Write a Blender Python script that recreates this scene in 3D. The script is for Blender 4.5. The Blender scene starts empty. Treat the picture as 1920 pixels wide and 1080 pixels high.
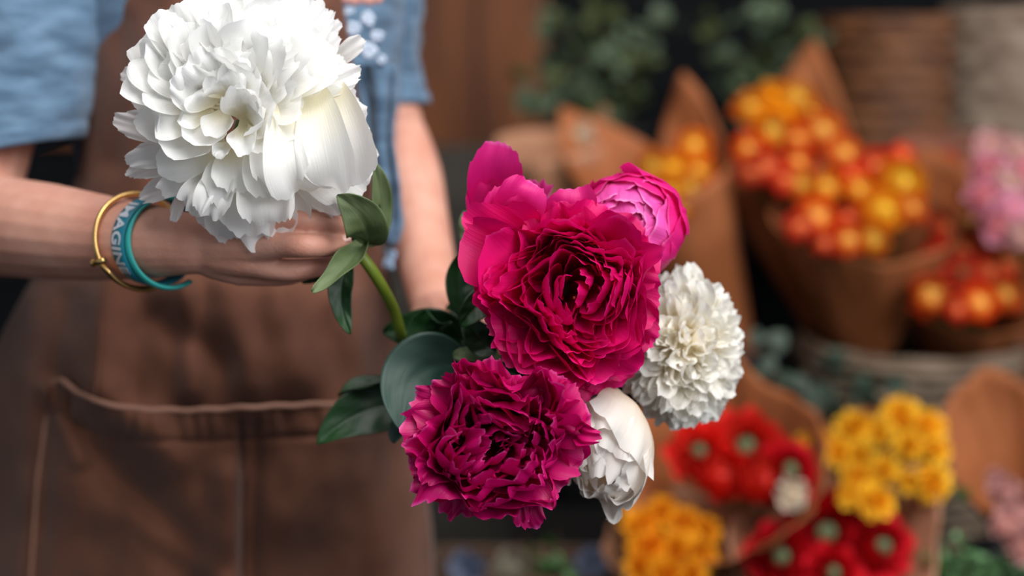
import bpy, bmesh, math, random
from mathutils import Vector, Matrix, noise
PI = math.pi
S = bpy.context.scene
C = S.collection

# ------------------------------------------------------------------ camera, sky, lights, exposure
CAM = Vector((0.0, 0.0, 1.25)); PITCH = math.radians(10)
FWD = Vector((0, math.cos(PITCH), -math.sin(PITCH))); UP = Vector((0, math.sin(PITCH), math.cos(PITCH))); RT = Vector((1, 0, 0))
K = 0.375e-3                      # metres per pixel at one metre (50 mm lens, 36 mm sensor, 1920 px)
cd = bpy.data.cameras.new('camera'); cam = bpy.data.objects.new('camera', cd); C.objects.link(cam)
cam.location = CAM; cam.rotation_euler = (PI/2 - PITCH, 0, 0)
cd.lens = 50; cd.sensor_width = 36; cd.clip_start = .05
cd.dof.use_dof = True; cd.dof.focus_distance = 0.975; cd.dof.aperture_fstop = 1.9
S.camera = cam
w = bpy.data.worlds.new('sky'); S.world = w; w.use_nodes = True
bg = w.node_tree.nodes['Background']; bg.inputs[0].default_value = (0.80, 0.90, 1.0, 1); bg.inputs[1].default_value = 0.30
def area(name, loc, target, sx, sy, power, col):
    l = bpy.data.lights.new(name, 'AREA'); l.shape = 'RECTANGLE'; l.size = sx; l.size_y = sy; l.energy = power; l.color = col
    o = bpy.data.objects.new(name, l); C.objects.link(o); o.location = loc
    o.rotation_euler = (Vector(target) - Vector(loc)).to_track_quat('-Z', 'Y').to_euler(); return o
area('open_sky_overhead', (0.5, 0.15, 3.3), (0.1, 1.25, 1.0), 2.2, 1.6, 87, (1.0, 0.97, 0.94))
area('street_daylight', (2.0, -0.7, 2.3), (0.75, 2.0, 0.8), 2.0, 1.6, 64, (0.97, 0.98, 1.0))
S.view_settings.view_transform = 'Standard'; S.view_settings.look = 'None'
S.view_settings.exposure = 0.0; S.view_settings.gamma = 1.0; S.view_settings.use_curve_mapping = False

# ------------------------------------------------------------------ helpers
def P(px, py, D): return CAM + (FWD + RT*((px-960)*K) + UP*((540-py)*K))*D
def PY(px, py, Y):
    d = FWD + RT*((px-960)*K) + UP*((540-py)*K); return CAM + d*(Y/d.y)
CAMROT = Matrix((RT, UP, -FWD)).transposed()          # local x right, y up, z towards the viewer
def lin(c): return tuple(((v/255)/12.92 if v/255 <= .04045 else ((v/255+.055)/1.055)**2.4) for v in c) + (1,)
rnd = random.Random(7); noise.seed_set(23)
def R_(a, b): return rnd.uniform(a, b)
def lerp(a, b, t): return a + (b-a)*t
def sstep(a, b, x):
    t = min(1, max(0, (x-a)/(b-a))); return t*t*(3-2*t)
def tagp(o, label=None, cat=None, group=None, kind=None):
    if label: o['label'] = label
    if cat: o['category'] = cat
    if group: o['group'] = group
    if kind: o['kind'] = kind
    return o
def thing(name, label, cat, M=None, group=None):
    o = bpy.data.objects.new(name, None); o.empty_display_size = .02; C.objects.link(o)
    if M is not None: o.matrix_world = M
    return tagp(o, label, cat, group)
def mk(name, verts, faces, m, parent=None, uvs=None, smooth=True, attr=None):
    me = bpy.data.meshes.new(name); me.from_pydata([tuple(v) for v in verts], [], faces)
    if uvs:
        l = me.uv_layers.new(name='uv')
        for lp in me.loops: l.data[lp.index].uv = uvs[lp.vertex_index]
    if attr:
        a = me.attributes.new('ring', 'FLOAT', 'POINT')
        for i, v in enumerate(attr): a.data[i].value = v
    if smooth:
        for p in me.polygons: p.use_smooth = True
    me.materials.append(m)
    o = bpy.data.objects.new(name, me); C.objects.link(o)
    if parent: o.parent = parent
    return o
class MB:
    def __init__(s): s.v = []; s.f = []; s.uv = []; s.a = []
    def add(s, v, f, uv=None, a=0.0):
        n = len(s.v); s.v += [Vector(x) for x in v]; s.f += [tuple(i+n for i in q) for q in f]
        s.uv += uv if uv else [(0, 0)]*len(v); s.a += [a]*len(v)
    def grid(s, fn, nu, nv, a=0.0, closed=False):
        v = []; uv = []; f = []
        for i in range(nu+1):
            for j in range(nv+1 if not closed else nv):
                v.append(fn(i/nu, j/nv)); uv.append((j/nv, i/nu))
        m = nv if closed else nv+1
        for i in range(nu):
            for j in range(nv):
                j2 = (j+1) % m
                f.append((i*m+j, i*m+j2, (i+1)*m+j2, (i+1)*m+j))
        s.add(v, f, uv, a)
    def tube(s, pts, rad, seg=10, caps=True):
        pts = [Vector(p) for p in pts]; n = len(pts)
        rad = [rad]*n if not hasattr(rad, '__len__') else rad
        prev = None; v = []; f = []; uv = []
        for i, p in enumerate(pts):
            t = (pts[min(i+1, n-1)] - pts[max(i-1, 0)]).normalized()
            if prev is None:
                a = Vector((0, 0, 1)) if abs(t.z) < .9 else Vector((1, 0, 0)); x = t.cross(a).normalized()
            else: x = (prev - t*prev.dot(t)).normalized()
            prev = x; y = t.cross(x)
            for j in range(seg):
                q = 2*PI*j/seg; v.append(p + (x*math.cos(q) + y*math.sin(q))*rad[i]); uv.append((j/seg, i/max(1, n-1)))
        for i in range(n-1):
            for j in range(seg):
                f.append((i*seg+j, i*seg+(j+1) % seg, (i+1)*seg+(j+1) % seg, (i+1)*seg+j))
        if caps: f.append(tuple(range(seg))[::-1]); f.append(tuple((n-1)*seg+j for j in range(seg)))
        s.add(v, f, uv)
    def ball(s, c, r, n=10, m=14, M=None, a=0.0):
        c = Vector(c); v = []; f = []; uv = []
        rr = Vector((r, r, r)) if not hasattr(r, '__len__') else Vector(r)
        for i in range(n+1):
            th = PI*i/n
            for j in range(m):
                q = 2*PI*j/m
                d = Vector((math.sin(th)*math.cos(q)*rr.x, math.sin(th)*math.sin(q)*rr.y, math.cos(th)*rr.z))
                if M: d = M @ d
                v.append(c+d); uv.append((j/m, i/n))
        for i in range(n):
            for j in range(m):
                f.append((i*m+j, (i+1)*m+j, (i+1)*m+(j+1) % m, i*m+(j+1) % m))
        s.add(v, f, uv, a)
    def box(s, lo, hi):
        x0, y0, z0 = lo; x1, y1, z1 = hi
        v = [(x0,y0,z0),(x1,y0,z0),(x1,y1,z0),(x0,y1,z0),(x0,y0,z1),(x1,y0,z1),(x1,y1,z1),(x0,y1,z1)]
        s.add(v, [(0,3,2,1),(4,5,6,7),(0,1,5,4),(1,2,6,5),(2,3,7,6),(3,0,4,7)])
    def build(s, name, m, parent=None, smooth=True, ring=False):
        return mk(name, s.v, s.f, m, parent, s.uv, smooth, s.a if ring else None)
def crom(pts, n=8):
    P_ = [Vector(p) for p in pts]; out = []
    for i in range(len(P_)-1):
        p0 = P_[max(0, i-1)]; p1 = P_[i]; p2 = P_[i+1]; p3 = P_[min(len(P_)-1, i+2)]
        for k in range(n):
            t = k/n
            out.append(.5*((2*p1)+(p2-p0)*t+(2*p0-5*p1+4*p2-p3)*t*t+(3*p1-p0-3*p2+p3)*t**3))
    out.append(P_[-1]); return out
def interp(tab, x):
    if x <= tab[0][0]: return tab[0][1]
    for (a, b), (c, d) in zip(tab, tab[1:]):
        if x <= c: return lerp(b, d, (x-a)/(c-a))
    return tab[-1][1]

# ------------------------------------------------------------------ materials
def mat(name, col, rough=.6, metal=0, spec=.5, sheen=0):
    m = bpy.data.materials.new(name); m.use_nodes = True; b = m.node_tree.nodes['Principled BSDF']
    b.inputs['Base Color'].default_value = lin(col) if max(col) > 1 else tuple(col)+(1,)
    b.inputs['Roughness'].default_value = rough; b.inputs['Metallic'].default_value = metal
    b.inputs['Specular IOR Level'].default_value = spec
    if sheen: b.inputs['Sheen Weight'].default_value = sheen
    return m
def nd(m, t, **kw):
    n = m.node_tree.nodes.new(t)
    for k, v in kw.items(): setattr(n, k, v)
    return n
def lk(m, a, b): m.node_tree.links.new(a, b)
def noisy(m, c1, c2, scale=8, stretch=(1, 1, 1), detail=5, bump=0, bscale=None, coord='Object', lo=.35, hi=.65):
    b = m.node_tree.nodes['Principled BSDF']; tc = nd(m, 'ShaderNodeTexCoord'); mp = nd(m, 'ShaderNodeMapping')
    mp.inputs['Scale'].default_value = stretch; lk(m, tc.outputs[coord], mp.inputs[0])
    n = nd(m, 'ShaderNodeTexNoise'); n.inputs['Scale'].default_value = scale; n.inputs['Detail'].default_value = detail
    lk(m, mp.outputs[0], n.inputs['Vector']); r = nd(m, 'ShaderNodeValToRGB')
    r.color_ramp.elements[0].color = lin(c1); r.color_ramp.elements[1].color = lin(c2)
    r.color_ramp.elements[0].position = lo; r.color_ramp.elements[1].position = hi
    lk(m, n.outputs[0], r.inputs[0]); lk(m, r.outputs[0], b.inputs['Base Color'])
    if bump:
        n2 = nd(m, 'ShaderNodeTexNoise'); n2.inputs['Scale'].default_value = bscale or scale*3; n2.inputs['Detail'].default_value = 4
        lk(m, mp.outputs[0], n2.inputs['Vector'])
        bp = nd(m, 'ShaderNodeBump'); bp.inputs['Strength'].default_value = bump; bp.inputs['Distance'].default_value = .004
        lk(m, n2.outputs[0], bp.inputs['Height']); lk(m, bp.outputs[0], b.inputs['Normal'])
    return m
def petal_mat(name, base, mid, tip, edge=None, transl=.35, rough=.5, vein=.25, spec=.35, ring=False, sheen=0):
    """petal: colour runs from the claw to the tip (uv.y) or along the ring attribute, fine lengthwise veins, light passes through"""
    m = bpy.data.materials.new(name); m.use_nodes = True; b = m.node_tree.nodes['Principled BSDF']; out = m.node_tree.nodes['Material Output']
    uv = nd(m, 'ShaderNodeUVMap'); uv.uv_map = 'uv'
    sp = nd(m, 'ShaderNodeSeparateXYZ'); lk(m, uv.outputs[0], sp.inputs[0])
    r = nd(m, 'ShaderNodeValToRGB'); e = r.color_ramp.elements
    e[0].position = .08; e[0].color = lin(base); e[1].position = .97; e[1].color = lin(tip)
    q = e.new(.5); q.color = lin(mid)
    if edge: q = e.new(1.0); q.color = lin(edge)  # paler rim: natural petal edge, plus its sheen put into the colour
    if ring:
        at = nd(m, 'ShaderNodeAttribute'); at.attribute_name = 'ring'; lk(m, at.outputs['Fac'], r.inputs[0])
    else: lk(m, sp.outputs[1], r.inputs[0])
    oi = nd(m, 'ShaderNodeObjectInfo'); hs = nd(m, 'ShaderNodeHueSaturation')
    mr = nd(m, 'ShaderNodeMapRange'); mr.inputs[3].default_value = .9; mr.inputs[4].default_value = 1.1
    lk(m, oi.outputs['Random'], mr.inputs[0]); lk(m, mr.outputs[0], hs.inputs['Value']); lk(m, r.outputs[0], hs.inputs['Color'])
    mp = nd(m, 'ShaderNodeMapping'); mp.inputs['Scale'].default_value = (26, 1.2, 1); lk(m, uv.outputs[0], mp.inputs[0])
    n = nd(m, 'ShaderNodeTexNoise'); n.inputs['Scale'].default_value = 1.6; n.inputs['Detail'].default_value = 3; lk(m, mp.outputs[0], n.inputs['Vector'])
    bp = nd(m, 'ShaderNodeBump'); bp.inputs['Strength'].default_value = vein; bp.inputs['Distance'].default_value = .0012
    lk(m, n.outputs[0], bp.inputs['Height']); lk(m, bp.outputs[0], b.inputs['Normal'])
    lk(m, hs.outputs[0], b.inputs['Base Color']); b.inputs['Roughness'].default_value = rough; b.inputs['Specular IOR Level'].default_value = spec
    b.inputs['Sheen Weight'].default_value = sheen
    t = nd(m, 'ShaderNodeBsdfTranslucent'); lk(m, hs.outputs[0], t.inputs[0]); lk(m, bp.outputs[0], t.inputs['Normal'])
    mx = nd(m, 'ShaderNodeMixShader'); mx.inputs[0].default_value = transl
    lk(m, b.outputs[0], mx.inputs[1]); lk(m, t.outputs[0], mx.inputs[2]); lk(m, mx.outputs[0], out.inputs[0])
    return m
def leaf_mat(name, c1, c2, rough=.4, transl=.15):
    m = petal_mat(name, c1, c1, c2, transl=transl, rough=rough, vein=.35, spec=.5)
    return m
M_WHITE = petal_mat('white_petal', (248, 242, 216), (250, 249, 245), (252, 252, 252), transl=.48, rough=.5, vein=.3)
M_CREAM = petal_mat('cream_petal', (244, 222, 192), (250, 240, 228), (252, 248, 244), transl=.45, rough=.45, vein=.3)
M_POM = petal_mat('ivory_petal', (246, 234, 200), (250, 245, 232), (253, 251, 246), transl=.45, rough=.5, vein=.3)
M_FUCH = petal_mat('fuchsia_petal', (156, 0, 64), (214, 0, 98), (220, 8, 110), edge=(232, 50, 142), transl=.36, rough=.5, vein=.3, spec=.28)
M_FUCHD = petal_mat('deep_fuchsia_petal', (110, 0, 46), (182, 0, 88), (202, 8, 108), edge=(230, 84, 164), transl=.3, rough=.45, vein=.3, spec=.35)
M_PINK = petal_mat('magenta_petal', (200, 0, 96), (228, 16, 122), (232, 40, 140), edge=(238, 100, 176), transl=.38, rough=.45, vein=.3)
M_LILAC = petal_mat('lilac_pink_petal', (206, 20, 120), (226, 50, 150), (232, 84, 176), edge=(242, 140, 206), transl=.3, rough=.42, vein=.3, sheen=.1)
M_LEAF = leaf_mat('peony_leaf', (16, 48, 20), (30, 72, 30), .38)
M_LEAFB = leaf_mat('peony_leaf_underside', (92, 110, 68), (118, 134, 94), .6, .2)
M_LEAFG = leaf_mat('bluish_leaf', (40, 70, 60), (58, 88, 78), .5, .1)
M_STEM = mat('green_stem', (112, 132, 40), .45); M_STEMD = mat('dark_stem', (58, 84, 34), .5)
M_SKIN = mat('skin', (206, 150, 122), .5, spec=.4)
_b = M_SKIN.node_tree.nodes['Principled BSDF']
_b.inputs['Subsurface Weight'].default_value = .12; _b.inputs['Subsurface Radius'].default_value = (1, .35, .2); _b.inputs['Subsurface Scale'].default_value = .006
noisy(M_SKIN, (200, 140, 120), (212, 158, 138), 30, detail=4, bump=.12, bscale=500)
M_NAIL = mat('fingernail', (226, 184, 172), .25)
M_HAIR = mat('hair', (50, 32, 22), .5)
M_DENIM = noisy(mat('blue_heather_jersey', (110, 140, 170), .9, spec=.2, sheen=.25), (70, 94, 118), (102, 130, 156), 26, (1, 1, 3.5), 6, bump=.35, bscale=220)
M_TAIL = noisy(mat('pale_blue_cloth', (150, 175, 205), .9, spec=.2), (140, 166, 198), (176, 198, 222), 20, bump=.2)
M_EMB = mat('white_embroidery', (196, 208, 226), .8)
M_APRON = noisy(mat('brown_canvas', (120, 82, 66), .82, spec=.3, sheen=.15), (84, 48, 32), (112, 70, 52), 9, (1, 1, 1), 6, bump=.25, bscale=420)
M_TRIM = mat('apron_piping', (150, 108, 90), .75)
M_GOLD = mat('gold', (234, 190, 120), .3, metal=1)
M_TEAL = mat('teal_silicone', (52, 172, 166), .45); M_TEALD = mat('deep_teal_silicone', (22, 120, 140), .5)
M_LETTER = mat('white_print', (214, 216, 224), .6)
M_KRAFT = noisy(mat('kraft_paper', (168, 108, 70), .75, spec=.3), (142, 80, 42), (170, 102, 62), 7, bump=.2)
M_KRAFTD = noisy(mat('dark_kraft_paper', (110, 60, 40), .8), (92, 48, 30), (124, 72, 50), 7, bump=.2)
M_KRAFTL = noisy(mat('pale_kraft_paper', (178, 132, 100), .75), (166, 114, 82), (192, 142, 112), 7, bump=.2)
M_BLACK = mat('black_plastic', (16, 18, 20), .55)
M_DARKW = noisy(mat('dark_rack_wood', (16, 15, 14), .8, spec=.15), (11, 11, 12), (20, 18, 17), 6, (1, 1, 8))
M_WALL = noisy(mat('wall_planks', (92, 52, 26), .7), (76, 38, 14), (128, 70, 28), 2.2, (4, 1, .5), 4)
M_WALL_UNLIT = noisy(mat('unlit_wall', (14, 16, 18), .9, spec=.1), (10, 12, 14), (18, 20, 22), 4, (1, 1, 6), 3)  # shade behind the display put into the wall's near-black colour
M_PANEL = noisy(mat('grey_panel', (70, 64, 58), .8), (60, 56, 50), (82, 76, 68), 4, (1, 1, 6), 3)
M_FLOOR = noisy(mat('dark_floor', (20, 20, 21), .85, spec=.15), (14, 14, 16), (26, 25, 25), 6)
M_SHADE_ROOF = mat('shade_roof', (30, 28, 28), .9)
M_WICK = noisy(mat('brown_wicker', (110, 66, 36), .65), (78, 44, 22), (128, 80, 46), 14, (1, 1, 4))
M_WICKG = noisy(mat('grey_wicker', (140, 118, 100), .7), (112, 90, 74), (160, 142, 124), 14, (1, 1, 4))
M_BUCKET = noisy(mat('weathered_wicker', (112, 92, 74), .7), (86, 68, 52), (124, 106, 88), 14, (1, 1, 4))
M_EUC = leaf_mat('eucalyptus_leaf', (88, 106, 78), (124, 140, 116), .6, .15)
M_EUCD = leaf_mat('dark_eucalyptus_leaf', (50, 66, 52), (74, 92, 76), .6, .15)
M_EUCG = leaf_mat('olive_leaf', (76, 86, 46), (110, 118, 70), .6, .15)
M_TWIG = mat('brown_twig', (70, 48, 30), .7)

# ------------------------------------------------------------------ the setting
def struct(name, lo, hi, m):
    b = MB(); b.box(lo, hi); o = b.build(name, m, smooth=False); o['kind'] = 'structure'; return o
struct('floor', (-6, -1.2, -.05), (5.2, 3.2, 0), M_FLOOR)
struct('wall_back', (-6, 3.1, 0), (5.2, 3.2, 2.45), M_WALL_UNLIT)
b = MB()
x = -6.0
while x < -.05:
    b.box((x, 3.085, 1.02), (x+.148, 3.11, 2.45)); x += .152
o = b.build('trim_1', M_WALL, smooth=False); o['kind'] = 'structure'
b = MB(); x = -.62
while x < .0: b.box((x, 3.07, .1), (x+.118, 3.11, 1.02)); x += .12
o = b.build('trim_2', M_PANEL, smooth=False); o['kind'] = 'structure'
struct('unseen_shade_roof', (-6, 2.3, 2.45), (5.2, 3.2, 2.5), M_SHADE_ROOF)  # unseen roof, added to keep daylight off the back of the display

# ------------------------------------------------------------------ the person
def remesh(name, mb, voxel, m, smooth_it=6, parent=None):
    o = mb.build(name, m)
    r = o.modifiers.new('r', 'REMESH'); r.mode = 'VOXEL'; r.voxel_size = voxel; r.use_smooth_shade = True
    s = o.modifiers.new('s', 'SMOOTH'); s.factor = .5; s.iterations = smooth_it
    dg = bpy.context.evaluated_depsgraph_get(); me = bpy.data.meshes.new_from_object(o.evaluated_get(dg), depsgraph=dg)
    old = o.data; o.modifiers.clear(); o.data = me; bpy.data.meshes.remove(old); me.name = name
    for p in me.polygons: p.use_smooth = True
    if parent: o.parent = parent; o.matrix_parent_inverse = parent.matrix_world.inverted()
    return o
BX, BY = -0.268, 1.37
person = thing('person', 'person in blue short-sleeved shirt and brown apron holding peonies with both hands', 'person', Matrix.Translation((BX, BY, 0)))
def chain(mb, pts, seg=16, n=6):
    """pts: (Vector, radius); smooth tapering limb with ball ends"""
    cs = crom([p for p, r in pts], n); rr = []
    for i in range(len(pts)-1):
        for k in range(n): rr.append(lerp(pts[i][1], pts[i+1][1], (k/n)))
    rr.append(pts[-1][1]); mb.tube(cs, rr, seg)
    mb.ball(cs[0], rr[0]*.99, 10, seg); mb.ball(cs[-1], rr[-1]*.99, 10, seg)
def Q(px, py, D, r): return (P(px, py, D), r/1000)
body = MB()
def loft(mb, secs, seg=40, caps=True):      # (z, cx, cy, rx, ry)
    v = []; f = []
    for (z, cx, cy, rx, ry) in secs:
        for j in range(seg):
            q = 2*PI*j/seg; c, s = math.cos(q), math.sin(q)
            v.append((cx + rx*math.copysign(abs(c)**.85, c), cy + ry*math.copysign(abs(s)**.85, s), z))
    n = len(secs)
    for i in range(n-1):
        for j in range(seg): f.append((i*seg+j, i*seg+(j+1) % seg, (i+1)*seg+(j+1) % seg, (i+1)*seg+j))
    if caps: f.append(tuple(range(seg))[::-1]); f.append(tuple((n-1)*seg+j for j in range(seg)))
    mb.add(v, f)
loft(body, [(.80, BX, BY, .15, .10), (.86, BX, BY, .168, .108), (.93, BX, BY, .160, .104), (1.02, BX, BY, .125, .088), (1.10, BX, BY, .118, .085),
            (1.20, BX, BY, .138, .098), (1.30, BX, BY, .15, .095), (1.36, BX, BY, .135, .07), (1.40, BX, BY, .07, .05), (1.43, BX, BY, .05, .05)])
chain(body, [(Vector((BX, BY, 1.36)), .052), (Vector((BX, BY-.005, 1.46)), .05)])
body.ball((BX, BY-.015, 1.555), (.074, .092, .112), 20, 28)
body.ball((BX, BY-.05, 1.50), (.05, .052, .05), 14, 18)                                   # jaw
chain(body, [(Vector((BX, BY-.10, 1.57)), .008), (Vector((BX, BY-.118, 1.535)), .012)], 10)  # nose
for sx in (-1, 1):
    body.ball((BX+sx*.076, BY, 1.545), (.009, .02, .03), 8, 10)
    chain(body, [(Vector((BX+sx*.085, BY, .84)), .085), (Vector((BX+sx*.088, BY-.01, .62)), .07), (Vector((BX+sx*.088, BY-.005, .48)), .055),
                 (Vector((BX+sx*.09, BY+.01, .32)), .056), (Vector((BX+sx*.09, BY+.02, .10)), .036), (Vector((BX+sx*.09, BY+.02, .05)), .036)])
    chain(body, [(Vector((BX+sx*.09, BY+.03, .037)), .036), (Vector((BX+sx*.095, BY-.08, .03)), .029), (Vector((BX+sx*.098, BY-.15, .024)), .022)])
# arm that reaches in from the left of the picture
shR = Vector((BX-.155, BY, 1.335)); elR = P(-75, 415, 1.20)
chain(body, [(shR, .052), (shR.lerp(elR, .5)+Vector((-.012, 0, 0)), .046), (elR, .042)])
chain(body, [(elR, .042), Q(0, 424, 1.17, 41.5), Q(90, 434, 1.13, 38.5), Q(180, 445, 1.10, 34), Q(270, 452, 1.07, 28.5), Q(335, 456, 1.055, 24), Q(385, 459, 1.05, 21.5)], 20)
# the hand pinching the stem (metacarpals, then fingers)
mcp = {'index': Q(478, 437, 1.035, 11), 'middle': Q(478, 465, 1.03, 11.5), 'ring': Q(470, 492, 1.037, 11.5), 'little': Q(450, 510, 1.05, 10.5)}
wr = P(368, 458, 1.052)
for k_, (p_, r_) in mcp.items():
    chain(body, [(wr.lerp(p_, .08), .0195), (wr.lerp(p_, .55), .0165), (p_, r_)], 14)
chain(body, [(P(400, 455, 1.06), .02), (P(450, 445, 1.06), .017), (P(505, 420, 1.065), .0125)], 14)
chain(body, [mcp['index'], Q(530, 416, 1.022, 8.8), Q(574, 413, 1.019, 8.7), Q(618, 419, 1.030, 8.0), Q(646, 426, 1.041, 7.0)], 14)
chain(body, [mcp['middle'], Q(528, 461, 1.018, 9.0), Q(572, 461, 1.012, 8.8), Q(614, 461, 1.026, 7.9), Q(645, 458, 1.038, 6.6)], 14)
chain(body, [mcp['ring'], Q(520, 505, 1.032, 8.4), Q(562, 506, 1.033, 8.0), Q(602, 500, 1.041, 7.0), Q(634, 491, 1.050, 6.0)], 14)
chain(body, [mcp['little'], Q(498, 516, 1.046, 8.3), Q(540, 516, 1.048, 7.6), Q(578, 506, 1.054, 6.8), Q(606, 496, 1.060, 5.8)], 14)
chain(body, [(P(505, 420, 1.065), .0125), Q(560, 418, 1.068, 11), Q(610, 436, 1.066, 9.8), Q(642, 450, 1.062, 8)], 14)
# the arm that hangs on the right and grips the stems
shL = Vector((-.158, BY+.06, 1.335)); elL = P(742, 262, 1.42)
chain(body, [(Vector((BX+.10, BY+.02, 1.33)), .05), (shL, .040), (shL.lerp(elL, .5), .031), (elL, .031)])
chain(body, [(elL, .033), Q(766, 330, 1.39, 33), Q(785, 430, 1.34, 30), Q(806, 520, 1.28, 25), Q(818, 580, 1.235, 21.5)], 20)
GR = P(838, 655, 1.15)                                             # centre of the grip
w2 = P(820, 585, 1.215)
AX = (P(900, 640, 1.10) - P(795, 690, 1.20)).normalized()          # axis of the stem bundle
side = AX.cross(Vector((0, 0, 1))).normalized(); upv = side.cross(AX).normalized()
for q_ in range(4):
    o_ = GR + AX*(.027 - .018*q_)
    k0 = o_ + upv*.020 + side*.012
    chain(body, [(w2.lerp(k0, .15), .02), (w2.lerp(k0, .6), .0145), (k0, .0105)], 12)
    pts = []
    for t_ in range(6):
        a_ = math.radians(70 + t_*50)
        rr_ = .0215
        pts.append((o_ + side*math.cos(a_)*rr_*(1.0) * (-1) + upv*math.sin(a_)*rr_, .0092 - .0005*t_))
    chain(body, pts, 12, 4)
chain(body, [(w2.lerp(GR, .35), .018), (GR + upv*.012 + AX*.03 - side*.018, .0115), (GR - upv*.006 + AX*.047 - side*.022, .0095), (GR - upv*.014+AX*.05, .0085)], 12)
body_o = remesh('body', body, .0016, M_SKIN, 3, person)
def child(o, parent):
    o.parent = parent; o.matrix_parent_inverse = parent.matrix_world.inverted(); return o
# nails, eyes, mouth, hair
def nail(tip, back, r, nrm):
    d = (tip-back).normalized(); n = (nrm - d*nrm.dot(d)).normalized(); s_ = d.cross(n)
    M = Matrix((d*1.25, s_*.9, n*.35)).transposed()
    nb = MB(); nb.ball(tip - d*r*.35 + n*r*.78, r*.60, 8, 12, M)
    return child(nb.build('fingernail', M_NAIL), person)
nail(P(648, 457, 1.038), P(614, 463, 1.028), .0072, -FWD + UP*.75)
nail(P(649, 427, 1.041), P(618, 422, 1.032), .0072, -FWD*.2 + UP*1.0 + RT*.5)
nail(P(636, 479, 1.043), P(602, 492, 1.034), .0066, -FWD*.6 + UP*1.0)
for sx in (-1, 1):
    e_ = MB(); e_.ball((BX+sx*.031, BY-.088, 1.565), (.013, .008, .007), 8, 12); child(e_.build('eye', mat('eye_white_%d' % (sx+1), (210, 205, 200), .3)), person)
for sx in (-1, 1):
    e_ = MB(); e_.ball((BX+sx*.031, BY-.0945, 1.565), (.0055, .003, .0055), 8, 12); child(e_.build('iris', M_HAIR), person)
    e_ = MB(); e_.tube([(BX+sx*(.016+.008*i), BY-.093+.0035*i, 1.584+.002*math.sin(i)) for i in range(5)], .0025, 6); child(e_.build('eyebrow', M_HAIR), person)
e_ = MB(); e_.ball((BX, BY-.104, 1.497), (.024, .006, .006), 8, 12); child(e_.build('mouth', mat('lips', (170, 80, 78), .5)), person)
hb = MB(); hb.ball((BX, BY+.014, 1.578), (.086, .098, .112), 18, 26); hb.ball((BX, BY+.05, 1.47), (.075, .05, .13), 14, 18)
hair = remesh('hair', hb, .006, M_HAIR, 4); child(hair, person)

# t-shirt: torso tube and two sleeves, with wrinkles
def wr_noise(p, f, a, s=(1, 1, 1)): return noise.noise(Vector((p.x*f*s[0], p.y*f*s[1], p.z*f*s[2])))*a
sh = MB()
secs = [(.90, .178, .118), (.98, .150, .104), (1.06, .143, .100), (1.14, .148, .104), (1.22, .158, .112), (1.30, .165, .106), (1.355, .15, .084), (1.385, .10, .065), (1.405, .078, .06)]
def torso(u, v):
    z = .90 + u*.505; a = v*2*PI
    rx = interp([(s[0], s[1]) for s in secs], z); ry = interp([(s[0], s[2]) for s in secs], z)
    p = Vector((BX + rx*math.cos(a), BY + ry*math.sin(a), z))
    d = Vector((math.cos(a), math.sin(a), 0))
    return p + d*(wr_noise(p, 14, .012, (1, 1, .45)) + wr_noise(p, 34, .004))
sh.grid(torso, 60, 96, closed=True)
def sleeve(c0, c1, r0, r1, seed, lead=1.0, slope=.2):
    x_ = Vector((1, 0, slope)); y_ = Vector((0, 1, -.07))
    def fn(u, v):
        a = v*2*PI; uu = min(u, 1)
        c = c0.lerp(c1, u); r = lerp(r0, r1, u**.8)
        p = c + (x_*math.cos(a) + y_*math.sin(a))*r
        d = (x_*math.cos(a) + y_*math.sin(a))
        hem = -.0025*math.exp(-((u-.93)/.012)**2) + (.0015 if u > .93 else 0)
        return p + d*(.004*sstep(0, .3, u) + wr_noise(p+Vector((seed, 0, 0)), 17, .011, (1.4, 1, .8))*sstep(0, .3, u)*(1-.45*sstep(.7, 1, u)) + wr_noise(p, 50, .004) + hem)
    sh.grid(fn, 60, 64, closed=True)
    def fi(u, v):                           # turned-in edge of the hem
        a = v*2*PI; p = fn(1-u*.0001, v); c = c0.lerp(c1, 1-u*.06)
        return c + (p - c1)*(1-.02-.03*u)
    sh.grid(fi, 3, 64, closed=True)
s1 = P(-14, 290, 1.25)
sleeve(shR + Vector((-.006, 0, .02)), s1, .068, .069, 3)
sh.ball(shR + Vector((.0, 0, .016)), (.069, .066, .060), 14, 22); sh.ball(shL + Vector((.002, 0, .018)), (.053, .052, .048), 14, 22)
loft(sh, [(1.30, BX, BY, .16, .085), (1.36, BX, BY+.01, .155, .072), (1.392, BX, BY+.01, .11, .062), (1.41, BX, BY, .07, .055)])
s2 = P(716, 198, 1.43)
sleeve(shL + Vector((.006, 0, .03)), s2, .050, .0415, 9, slope=.05)
shirt = child(sh.build('tshirt', M_DENIM), person); shirt['label'] = 'blue heather short-sleeved t-shirt'
so = shirt.modifiers.new('s', 'SOLIDIFY'); so.thickness = .0015
# white embroidered blossoms on the chest
er = random.Random(3)
for (px, py, r_) in [(690, 95, 26), (662, 52, 20), (706, 66, 18), (690, 35, 22), (655, 20, 15), (715, 112, 14)]:
    eb = MB(); c_ = PY(px, py, 1.252)
    for k_ in range(9):
        a_ = k_*2*PI/9 + er.random(); rr_ = r_*.45*K*1.25*(.6+.5*er.random())
        q_ = c_ + RT*math.cos(a_)*rr_ + UP*math.sin(a_)*rr_
        eb.ball(q_, (r_*.30*K*1.25, .003, r_*.24*K*1.25), 6, 9)
    eo = eb.build('embroidery', M_EMB); eo.parent = shirt; eo['label'] = 'white stitched blossom'
eb = MB()
for k_ in range(5): eb.ball(PY(650+k_*14, -3+3*(k_ % 2), 1.25), (.006, .003, .005), 6, 9)
eo = eb.build('embroidery', mat('pink_embroidery', (220, 160, 150), .8)); eo.parent = shirt; eo['label'] = 'pink stitched blossom'
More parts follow.
